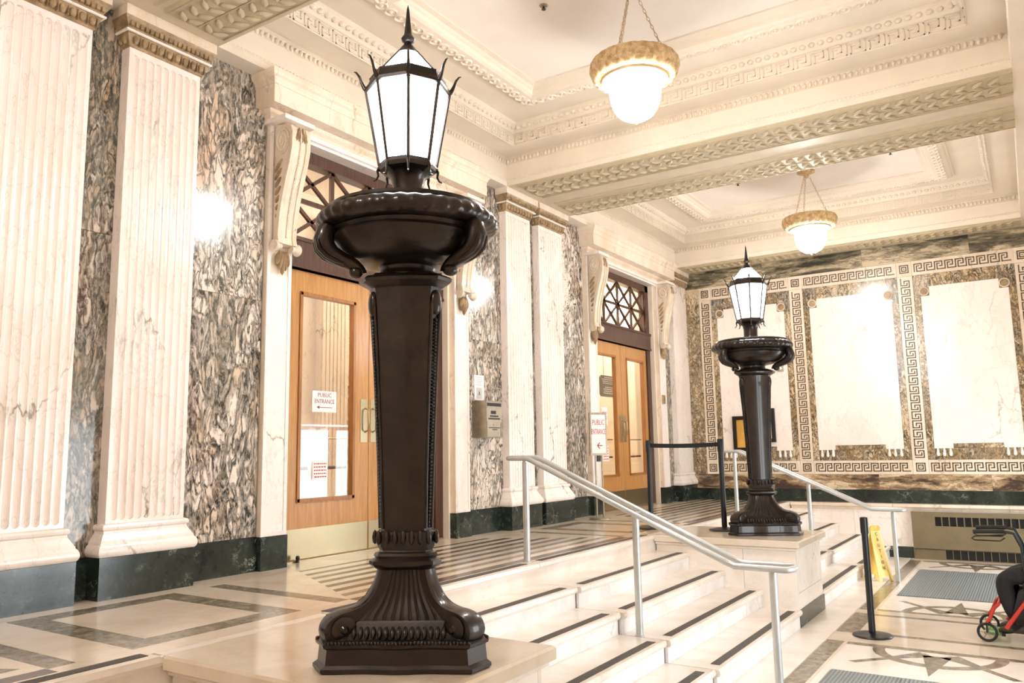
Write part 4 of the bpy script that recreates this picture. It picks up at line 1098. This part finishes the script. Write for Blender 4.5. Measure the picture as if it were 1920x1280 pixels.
# ============================================================ PENDANT LAMPS
def pendant(x, y, label):
    t = thing('pendant_lamp', label, 'lamp', (x, y, 4.90), 0, 'gilt bowl pendant lamps')
    L = lambda b, nm, m, **k: b.build(nm, m, t, **k)
    L(MB().lathe([(.02, -.10), (.03, -.085), (.035, -.06), (.10, -.035), (.125, -.02), (.128, 0)], n=28), 'canopy', GOLD, smooth=40)
    scal = lambda r, z, a: r * (1 + .018 * abs(math.sin(a * 12))) if r > .3 else r
    zr = -.78
    L(MB().lathe([(.27, zr + .06), (.30, zr + .075), (.355, zr + .085), (.372, zr + .06), (.375, zr + .02), (.362, zr - .02), (.33, zr - .055), (.295, zr - .075), (.27, zr - .08), (.27, zr - .06)], n=96, fn=scal, cap=False), 'gilt_rim', GOLD, smooth=50)
    b = MB()
    for k in range(24):
        a = 2 * PI * k / 24; s0 = len(b.v); b.ball((0, 0, 0), 1, 8)
        b.xf(Matrix.Rotation(a, 4, 'Z') @ Matrix.Translation((.335, 0, zr - .045)) @ Matrix.Rotation(.7, 4, 'Y') @ Matrix.Diagonal((.018, .034, .04, 1)), s0)
    L(b, 'leaf_ring', GOLD, smooth=60, kind='stuff')
    L(MB().lathe([(.265, zr - .055), (.285, zr - .075), (.28, zr - .095), (.25, zr - .10), (.245, zr - .085)], n=48), 'inner_ring', CHAIN, smooth=40)
    L(MB().lathe([(.235, zr - .07), (.235, zr - .10), (.215, zr - .125), (.205, zr - .14), (.212, zr - .16), (.215, zr - .20), (.205, zr - .27), (.18, zr - .34), (.14, zr - .39), (.09, zr - .42), (.03, zr - .435), (.002, zr - .437)], n=40), 'glass_bowl', GLOBE, smooth=60)
    L(MB().lathe([(.004, zr - .435), (.012, zr - .44), (.006, zr - .452), (.012, zr - .464), (.002, zr - .478)], n=10), 'finial', GOLD, smooth=40)
    for k in range(3):
        a = 2 * PI * k / 3 + .5; c = L(MB(), 'chain', CHAIN) if False else None
        b = MB(); p0 = Vector((.04 * math.cos(a), .04 * math.sin(a), -.07)); p1 = Vector((.29 * math.cos(a), .29 * math.sin(a), zr + .08)); n = 17
        d = (p1 - p0) / n; u = d.normalized(); q = u.cross(Vector((0, 0, 1))).normalized(); r = u.cross(q)
        for i in range(n):
            m = p0 + d * (i + .5); v = q if i % 2 else r
            b.tube([m + u * (d.length * .62) * math.cos(j * PI / 4) + v * .011 * math.sin(j * PI / 4) for j in range(8)], .0032, 5, closed=True)
        L(b, 'chain', CHAIN, smooth=60)
    return t
pendant(-2.56, 5.90, 'large gilt pendant lamp hanging above the stairs near the ceiling centre')
pendant(-2.43, 11.63, 'smaller-looking gilt pendant lamp in the ceiling bay by the key-patterned wall')
pendant(-2.56, -.05, 'gilt pendant lamp added for its light in the bay nearest the viewer, out of view')  # unseen third pendant, added for the light it throws on the near end

# ceiling sprinklers
for (x, y, lb) in ((-3.33, 5.72, 'small ceiling sprinkler in the large near coffer'), (-1.29, 11.5, 'small ceiling sprinkler right of the far pendant lamp'), (-3.40, 11.54, 'small ceiling sprinkler left of the far pendant lamp')):
    t = thing('ceiling_sprinkler', lb, 'sprinkler', (x, y, 4.90)); MB().lathe([(.036, 0), (.04, -.004), (.03, -.012), (.012, -.014)], n=20).build('escutcheon', STEEL, t, smooth=30)
    MB().lathe([(.009, -.012), (.009, -.035), (.02, -.038), (.02, -.042)], n=12).build('head', BRONZE, t, smooth=30)

# ============================================================ HANDRAILS
def handrail(yc, label, x0=-3.75):
    t = thing('handrail', label, 'handrail', (x0, yc, 0), 0, 'tubular stair handrails')
    L = lambda b, nm, m=ALU, **k: b.build(nm, m, t, **k)
    r = .023; hw = .095; ztop = .885; zl = ZF + .885 + .04
    xe = -1.60 - x0; xs0 = -.13
    mid = [(xs0 + .03, ztop), (.06, ztop), (.10, ztop - .012), (1.78, zl + .03), (1.84, zl + .005), (xe + .05, zl)]
    near = [(x, -hw, z) for x, z in mid]; far = [(x, hw, z) for x, z in mid]
    def cap(x, z, s): return [(x + s * hw * .9 * math.sin(PI * k / 6), -hw * math.cos(PI * k / 6), z) for k in range(1, 6)]
    cap = lambda x, z, s: [(x + s * .045 * math.sin(PI * k / 6), -hw * math.cos(PI * k / 6), z) for k in range(1, 6)]
    loop = near + cap(xe + .05, zl, 1) + far[::-1] + cap(xs0 + .03, ztop, -1)[::-1]
    L(MB().tube(loop, r, 12, closed=True), 'rail', smooth=60)
    for (x, zb, zt) in ((0, 0, ztop), (1.03, -.504, None), (xe - .06, ZF, zl)):
        if zt is None: zt = ztop - .012 + (zl + .03 - ztop + .012) * (x - .10) / 1.68
        y = 0
        L(MB().lathe([(.029, zb), (.029, zt - .035), (.024, zt - .03), (.024, zt - .01)], (x, y, 0), 20), 'post', smooth=40)
        L(MB().box(x - .018, x + .018, -hw, hw, zt - .016, zt - .004), 'saddle')
        L(MB().lathe([(.036, zb), (.036, zb + .006), (.03, zb + .009)], (x, y, 0), 20), 'base_collar', smooth=40)
    return t
handrail(5.93, 'grey tubular double handrail down the near flight of stairs')
handrail(11.75, 'grey tubular double handrail down the far flight, beyond the far lamp')

# ============================================================ STANCHIONS
def stanchion(x, y, z, label, grp='black queue stanchions'):
    t = thing('stanchion', label, 'stanchion', (x, y, z), 0, grp)
    L = lambda b, nm, m=BLACK, **k: b.build(nm, m, t, **k)
    L(MB().lathe([(.175, 0), (.178, .006), (.17, .016), (.09, .03), (.035, .038)], n=40), 'base', smooth=30)
    L(MB().lathe([(.031, .035), (.031, .90)], n=24), 'post', smooth=30)
    L(MB().lathe([(.036, .90), (.037, .91), (.037, 1.03), (.033, 1.045), (.02, 1.048)], n=24), 'belt_head', smooth=30)
    return t
s1 = stanchion(-3.93, 9.02, 0, 'black belt stanchion on the landing nearest the double doors')
s2 = stanchion(-3.07, 9.12, 0, 'black belt stanchion standing beside the base of the far lamp')
s3 = stanchion(-1.44, 8.35, ZF, 'black stanchion alone on the lower floor by the pedestal corner')
s3.scale.z = 1.05
b = MB(); pA, pB = Vector((-3.93, 9.02, .985)), Vector((-3.07, 9.12, .985)); n = 8
for i in range(n):
    f0, f1 = i / n, (i + 1) / n; a = pA.lerp(pB, f0); c = pA.lerp(pB, f1); sg = lambda f: -.012 * math.sin(PI * f)
    for zz in (0,):
        b.add([(a.x, a.y - .0015, a.z - .025 + sg(f0)), (c.x, c.y - .0015, c.z - .025 + sg(f1)), (c.x, c.y - .0015, c.z + .025 + sg(f1)), (a.x, a.y - .0015, a.z + .025 + sg(f0)),
               (a.x, a.y + .0015, a.z - .025 + sg(f0)), (c.x, c.y + .0015, c.z - .025 + sg(f1)), (c.x, c.y + .0015, c.z + .025 + sg(f1)), (a.x, a.y + .0015, a.z + .025 + sg(f0))], [(0, 1, 2, 3), (7, 6, 5, 4), (0, 4, 5, 1), (3, 2, 6, 7)])
b.build('retractable_belt', BELT, None, label='black webbing belt stretched between the two stanchions on the landing', cat='belt')

# ============================================================ SIGN STAND
t = thing('sign_stand', 'steel stand with white PUBLIC ENTRANCE sign and red arrow before the double doors', 'sign', (-5.16, 9.98, 0), math.radians(-24))
t.location = (-5.10, 9.98, 0); t.rotation_euler = (0, 0, math.radians(-30))
for s in (-1, 1): MB().lathe([(.011, 0), (.011, .90)], (0, s * .055, 0), 10).build('pole', STEEL, t, smooth=30)
MB().lathe([(.15, 0), (.15, .012), (.02, .02)], n=24).build('base', STEEL, t, smooth=30)
MB().box(-.012, .012, -.14, .14, .865, 1.46).build('frame', STEEL, t)
MB().box(.012, .014, -.115, .115, .895, 1.43).build('sign_face', PAPER, t)
MB().box(-.01, .01, -.03, .03, .78, .865).build('clamp', BLACK, t)
text('PUBLIC', .105, INK_R, 'lettering', t, (.015, 0, 1.32), RX, sx=.60); text('ENTRANCE', .105, INK_R, 'lettering', t, (.015, 0, 1.19), RX, sx=.44)
MB().box(.0145, .016, -.02, .06, .995, 1.007).prism([(-.03, 1.0), (.01, 1.045), (.018, 1.04), (-.01, 1.0), (.018, .96), (.01, .955)], 'x', .0145, .016).build('arrow', INK_R, t)

# ============================================================ WALL BOX, NOTICE, SWITCH, FRAMES
t = thing('wall_box', 'brushed steel drop box with slots mounted on the veined wall panel', 'box', (XW, 7.68, 1.32))
MB().box(0, .20, -.165, .165, -.215, .215).build('case', STEEL, t)
FM = m_plain('pale_steel_face', '#b9b2a2', .4, .7, .05, 12)
MB().box(.20, .204, -.158, .158, -.205, .20).build('face', FM, t)
MB().box(.204, .206, -.145, .145, .15, .19).build('slot', INK_K, t); MB().box(.204, .214, -.15, .15, .132, .14).build('slot_lip', FM, t)
MB().box(.204, .206, -.07, .035, .06, .098).build('window', INK_K, t)
b = MB(); 
for z, l in ((.035, .085), (.005, .12)):
    y = -l
    while y < l - .01: q = random.uniform(.012, .03); b.box(.204, .206, y, min(l, y + q), z - .009, z + .009); y += q + .006
for z, l in ((-.10, .12), (-.122, .05)):
    y = -l
    while y < l - .01: q = random.uniform(.012, .03); b.box(.209, .2105, y, min(l, y + q), z - .005, z + .005); y += q + .005
b.build('print_line', INK_K, t, kind='stuff')
MB().box(.204, .209, -.15, .115, -.20, -.035).build('lower_door', FM, t)
MB().lathe([(.012, 0), (.012, .006)], n=14).xf(Matrix.Translation((.209, -.02, -.065)) @ Matrix.Rotation(PI / 2, 4, 'Y')).build('lock', BRASS, t)
MB().box(.204, .207, .122, .15, -.20, -.035).build('hinge_plate', STEEL, t)
t = paper(XW + .004, 7.66, 1.70, .20, .30, 'white paper notice taped to the wall above the steel drop box', 'wall_notice')
MB().box(.0016, .002, -.06, .06, -.13, 0).build('grey_picture', m_plain('pale_grey_print', '#c9c3bb', .6), t)
MB().prism([(-.02, -.09), (0, -.03), (.02, -.09), (.01, -.09), (0, -.06), (-.01, -.09)], 'x', .002, .0025).build('figure_print', INK_K, t)
b = MB()
for r in range(5): b.box(.0016, .002, -.07, .06 - .01 * (r % 2), .12 - r * .022, .125 - r * .022)
b.build('print_line', m_plain('grey_print', '#a7a09a', .6), t, kind='stuff')
t = thing('door_switch', 'small brass switch plate on the marble beyond the double doors', 'switch', (-5.43, 13.17, 1.80)); MB().box(0, .035, -.045, .045, -.075, .075).build('plate', BRASS, t); MB().box(.035, .04, -.02, .02, -.03, .03).build('button', STEEL, t)
# frames on the far wall, partly behind the far lamp
def wframe(x0, x1, z0, z1, label, mt):
    t = thing('picture_frame', label, 'frame', ((x0 + x1) / 2, YF - .012, (z0 + z1) / 2)); hx, hz = (x1 - x0) / 2, (z1 - z0) / 2; q = .065
    b = MB(); b.box(-hx, hx, -.05, 0, hz - q, hz); b.box(-hx, hx, -.05, 0, -hz, -hz + q); b.box(-hx, -hx + q, -.05, 0, -hz + q, hz - q); b.box(hx - q, hx, -.05, 0, -hz + q, hz - q); b.build('frame_moulding', BRONZE, t)
    MB().box(-hx + q, hx - q, -.02, -.008, -hz + q, hz - q).build('picture', mt, t)
wframe(-4.58, -4.16, .87, 1.50, 'dark frame with amber picture left of the far lamp shaft', ORANGE)
wframe(-4.06, -3.82, 1.02, 1.62, 'narrow dark frame right of the far lamp shaft', PAPER)
t = thing('thermostat', 'small pale thermostat on the white wall panel beside the far lamp bowl', 'thermostat', (-3.67, YF - .01, 2.32)); MB().box(-.05, .05, -.03, 0, -.05, .05).build('case', FM, t); MB().lathe([(.028, 0), (.028, .008)], n=20).xf(Matrix.Translation((0, -.03, 0)) @ Matrix.Rotation(PI / 2, 4, 'X')).build('dial', PAPER, t)

# ============================================================ MATS
for (y0, y1, lb) in ((4.75, 6.98, 'ribbed grey entrance mat at the bottom edge of the picture'), (10.66, 12.95, 'ribbed grey entrance mat before the radiator cover')):
    t = thing('entrance_mat', lb, 'mat', (-.75, (y0 + y1) / 2, ZF), 0, 'ribbed grey mats'); h = (y1 - y0) / 2
    MB().loft([[(-.79, -h, 0), (.79, -h, 0), (.79, h, 0), (-.79, h, 0)], [(-.775, -h + .015, .008), (.775, -h + .015, .008), (.775, h - .015, .008), (-.775, h - .015, .008)]]).build('mat', MAT, t)

# ============================================================ RADIATOR COVER
t = thing('radiator_cover', 'long beige metal radiator cover with dark slots against the low wall', 'radiator', (-1.735, tr_y, ZF))
x1 = 2.55; yb_ = .05
top0, split = .725, .165
def panel_with_slots(z0, z1, s0, s1, sx, per, wd, xa0, y, name):
    b = MB()
    b.box(xa0, x1, y, y + .012, z0, s0); b.box(xa0, x1, y, y + .012, s1, z1); b.box(xa0, sx, y, y + .012, s0, s1); k = 0
    while sx + per * k + wd < x1 - .1:
        u = sx + per * k + wd; b.box(u, min(x1, u + per - wd), y, y + .012, s0, s1); k += 1
    b.box(sx + per * k, x1, y, y + .012, s0, s1)
    b.build(name, BEIGE, t)
panel_with_slots(split, top0, .515, .655, .33, .1015, .088, 0, -.06, 'upper_panel')
panel_with_slots(0, split, .012, .150, .44, .1015, .092, 0, -.03, 'lower_panel')
MB().box(0, .012, -.048, yb_, 0, top0).build('end_panel', BEIGE, t); MB().box(0, x1, -.048, yb_, top0 - .012, top0).build('top_panel', BEIGE, t)
MB().box(.02, x1, -.01, 0, .0, top0 - .02).build('dark_back', DARKIN, t)
MB().box(0, x1, -.05, -.02, split - .006, split + .002).build('drip_edge', DARKIN, t)
MB().lathe([(.006, 0), (.006, .004)], n=10).xf(Matrix.Translation((.16, -.06, .705)) @ Matrix.Rotation(PI / 2, 4, 'X')).build('screw', STEEL, t)

# ============================================================ WET FLOOR SIGN
t = thing('wet_floor_sign', 'yellow folding wet floor sign on the lower steps beyond the lone stanchion', 'sign', (-1.93, 11.35, ZF), math.radians(10))
t.location = (-1.90, 11.75, ZF); t.rotation_euler = (0, 0, math.radians(-34))
for s in (-1, 1):
    b = MB(); H = .70; wb, wt = .125, .085
    pts = [(-wb, 0), (-wb + .05, 0), (-wb + .06, .06), (wb - .06, .06), (wb - .05, 0), (wb, 0), (wt, H), (wt * .6, H + .025), (-wt * .6, H + .025), (-wt, H)]
    b.prism(pts, 'x', -.006, .006); b.xf(Matrix.Translation((s * .13, 0, 0)) @ Matrix.Rotation(-s * .20, 4, 'Y'))
    leaf = b.build('leaf', YEL, t)
    if s == 1:
        for k, ch in enumerate('CAUTION'):
            o = text(ch, .06, INK_K, 'lettering', t, (0, 0, 0), RX)
            z = .60 - k * .072; o.location = (.13 + .012 - math.sin(.20) * z * 1.0, 0, z); o.rotation_euler = (PI / 2 - .2, 0, PI / 2)
MB().box(-.02, .02, -.03, .03, .68, .71).build('hinge', YEL, t)

# ============================================================ MOBILITY WALKER AND PERSON
wk = thing('wheeled_walker', 'red framed wheeled mobility walker with black handles at the right edge', 'walker', (-.18, 8.80, ZF))
L = lambda b, nm, m=RED, **k: b.build(nm, m, k.pop('parent', wk), **k)
def wheel(x, y, r, wd=.03):
    a = MB().tube([(x + r * .86 * math.cos(2 * PI * k / 24), y, r + r * .86 * math.sin(2 * PI * k / 24)) for k in range(24)], r * .14, 8, closed=True)
    w_ = L(a, 'wheel', TYRE, smooth=60)
    s = MB()
    for k in range(6): s.tube([(x, y, r), (x + r * .8 * math.cos(PI * k / 3), y, r + r * .8 * math.sin(PI * k / 3))], .004, 5)
    s.lathe([(.018, -.02), (.018, .02)], (0, 0, 0), 12); s.xf(Matrix.Translation((x, y, r)) @ Matrix.Rotation(PI / 2, 4, 'X'), len(s.v) - 24)
    L(s, 'spokes', STEEL, parent=w_, smooth=60)
for (x, y, r) in ((-.33, -.20, .085), (-.33, .22, .085), (.22, -.22, .115), (.22, .24, .115)): wheel(x, y, r)
for y in (-.20, .22):
    L(MB().tube([(-.33, y, .17), (-.30, y, .21), (-.26, y, .30), (-.22, y, .34)], .014, 8), 'front_tube', smooth=60)
    L(MB().tube([(-.33, y - .025, .085), (-.33, y - .025, .17), (-.33, y + .025, .17), (-.33, y + .025, .085)], .008, 6), 'fork', BLACK, smooth=60)
    L(MB().tube([(-.18, y, .13), (-.05, y, .32), (.05, y, .46), (.12, y, .60)], .018, 10), 'side_tube', smooth=60)
    L(MB().tube([(.22, y, .115), (.12, y, .35), (.02, y, .52)], .015, 8), 'rear_tube', smooth=60)
    L(MB().tube([(.02, y * 1.02, .52), (.0, y, .85), (-.05, y, .97), (-.14, y, .985)], .014, 8), 'handle_tube', BLACK, smooth=60)
    L(MB().tube([(-.12, y, .985), (-.30, y, .98), (-.37, y, .975)], .019, 10), 'grip', BLACK, smooth=60)
    L(MB().tube([(-.13, y, .955), (-.25, y, .945), (-.36, y, .935), (-.385, y, .915), (-.36, y, .90), (-.16, y, .90), (-.12, y, .93)], .007, 6), 'brake_lever', BLACK, smooth=60)
L(MB().box(-.02, .24, -.22, .24, .50, .535), 'seat', BLACK)
L(MB().loft([[(-.10, -.17, .16), (.20, -.17, .16), (.20, .19, .16), (-.10, .19, .16)], [(-.13, -.19, .22), (.22, -.19, .22), (.22, .21, .22), (-.13, .21, .22)], [(-.06, -.19, .46), (.20, -.19, .46), (.20, .21, .46), (-.06, .21, .46)], [(-.02, -.17, .49), (.20, -.17, .49), (.20, .19, .49), (-.02, .19, .49)]]), 'bag', BLACK)
L(MB().tube([(-.22, -.20, .34), (-.22, .22, .34)], .013, 8), 'cross_tube')
L(MB().box(-.36, -.20, -.14, -.02, .055, .07), 'footplate', LIME); L(MB().box(-.36, -.20, .06, .18, .055, .07), 'footplate', LIME)
L(MB().box(-.22, -.19, -.2, .22, .06, .08), 'footplate_bar', BLACK)

def skin_body(name, verts, edges, radii, mat, parent, root=0, sub=2):
    me = bpy.data.meshes.new(name); me.from_pydata(verts, edges, []); me.materials.append(mat)
    o = link(name, me, parent)
    md = o.modifiers.new('skin', 'SKIN'); sv = me.skin_vertices[0].data
    for i, r in enumerate(radii): sv[i].radius = (r, r) if not isinstance(r, tuple) else r
    for i in range(len(verts)): sv[i].use_root = (i == root)
    md.use_smooth_shade = True
    m2 = o.modifiers.new('sub', 'SUBSURF'); m2.levels = sub; m2.render_levels = sub
    return o
pr = thing('person', 'person in black trousers seated on the red walker, knees at right edge', 'person', (-.02, 8.80, ZF))
V = [(.10, 0, .60), (.10, 0, .78), (.12, 0, .98), (.13, 0, 1.12), (.12, 0, 1.20), (.10, 0, 1.27),         # pelvis spine neck head base
     (.09, -.09, .58), (-.16, -.10, .60), (-.34, -.11, .56), (-.30, -.10, .34), (-.24, -.10, .13), (-.33, -.10, .10), (-.40, -.10, .095),   # near leg (negative y)
     (.09, .09, .58), (-.14, .11, .60), (-.30, .12, .56), (-.27, .12, .34), (-.22, .12, .13), (-.31, .12, .10), (-.38, .12, .095),
     (.12, -.17, 1.09), (.14, -.22, .84), (.02, -.17, .68), (.12, .17, 1.09), (.14, .22, .84), (.02, .17, .68)]
E_ = [(0, 1), (1, 2), (2, 3), (3, 4), (4, 5), (0, 6), (6, 7), (7, 8), (8, 9), (9, 10), (10, 11), (11, 12), (0, 13), (13, 14), (14, 15), (15, 16), (16, 17), (17, 18), (18, 19), (3, 20), (20, 21), (21, 22), (3, 23), (23, 24), (24, 25)]
Rr = [(.15, .13), (.15, .12), (.16, .12), (.14, .10), .06, .055, .105, .10, .088, .075, .055, .04, .034, .105, .10, .088, .075, .055, .04, .034, .06, .048, .036, .06, .048, .036]
skin_body('body', V, E_, Rr, CLOTH, pr)
# head with face
def head(parent, c):
    b = MB(); b.ball((0, 0, 0), 1, 24)
    for i, (x, y, z) in enumerate(b.v):
        s = 1 - .18 * max(0, -z); b.v[i] = (c[0] + x * .095 * (1 if x < 0 else 1.05), c[1] + y * .075 * s, c[2] + z * .115)
    h = b.build('head', SKINM, parent, smooth=80)
    b = MB().ball((c[0] - .098, c[1], c[2] - .012), .014, 10, (1, .8, 1.6)); b.build('nose', SKINM, h, smooth=80)
    for s in (-1, 1):
        MB().ball((c[0] - .085, c[1] + s * .03, c[2] + .012), .010, 10).build('eye', INK_K, h, smooth=80)
        MB().ball((c[0] + .008, c[1] + s * .075, c[2] - .005), .022, 10, (.8, .35, 1.3)).build('ear', SKINM, h, smooth=80)
    MB().ball((c[0] - .084, c[1], c[2] - .05), .018, 10, (.5, 1.2, .3)).build('mouth', INK_D, h, smooth=80)
    b = MB().ball((c[0] + .018, c[1], c[2] + .03), .105, 20, (.98, .82, .98)); b.build('hair', HAIR, parent, smooth=80)
head(pr, (.07, 0, 1.385))
MB().lathe([(.045, 0), (.05, .12)], (.105, 0, 1.20), 14).build('neck', SKINM, pr, smooth=60)
# coat over the torso
b = MB(); rg = []
for z, rx, ry, x in ((.56, .17, .19, .10), (.70, .165, .185, .10), (.90, .16, .20, .12), (1.06, .14, .215, .13), (1.15, .10, .16, .13), (1.21, .06, .07, .12)):
    rg.append([(x + rx * math.cos(2 * PI * k / 20), ry * math.sin(2 * PI * k / 20), z) for k in range(20)])
b.loft(rg).build('coat', CLOTH2, pr, smooth=60)
for s in (-1, 1):
    # shoes
    b = MB(); rg = []
    for x, hw, hh in ((-.18, .030, .035), (-.21, .038, .05), (-.26, .042, .046), (-.32, .044, .034), (-.38, .038, .026), (-.405, .022, .016)):
        rg.append([(x, s * .11 + (.01 if s > 0 else .01) + hw * math.cos(2 * PI * k / 12), .075 + hh + hh * math.sin(2 * PI * k / 12)) for k in range(12)])
    b.loft(rg).build('shoe', SHOE, pr, smooth=60)
    # hand: palm, four fingers, thumb resting on the thigh
    y = s * .155; vs = [(0.02, y, .68), (-.04, y, .685)]; es = [(0, 1)]; rs = [(.026, .016), (.034, .014)]
    for k, ln in enumerate((.062, .072, .068, .052)):
        yy = y + (k - 1.5) * .019; i0 = len(vs); vs += [(-.075, yy, .688), (-.075 - ln * .5, yy, .685), (-.075 - ln, yy, .672)]; es += [(1, i0), (i0, i0 + 1), (i0 + 1, i0 + 2)]; rs += [.0095, .0085, .0075]
    i0 = len(vs); vs += [(-.02, y - s * .038, .682), (-.05, y - s * .055, .676)]; es += [(0, i0), (i0, i0 + 1)]; rs += [.011, .009]
    skin_body('hand', vs, es, rs, SKINM, pr, 0, 1)
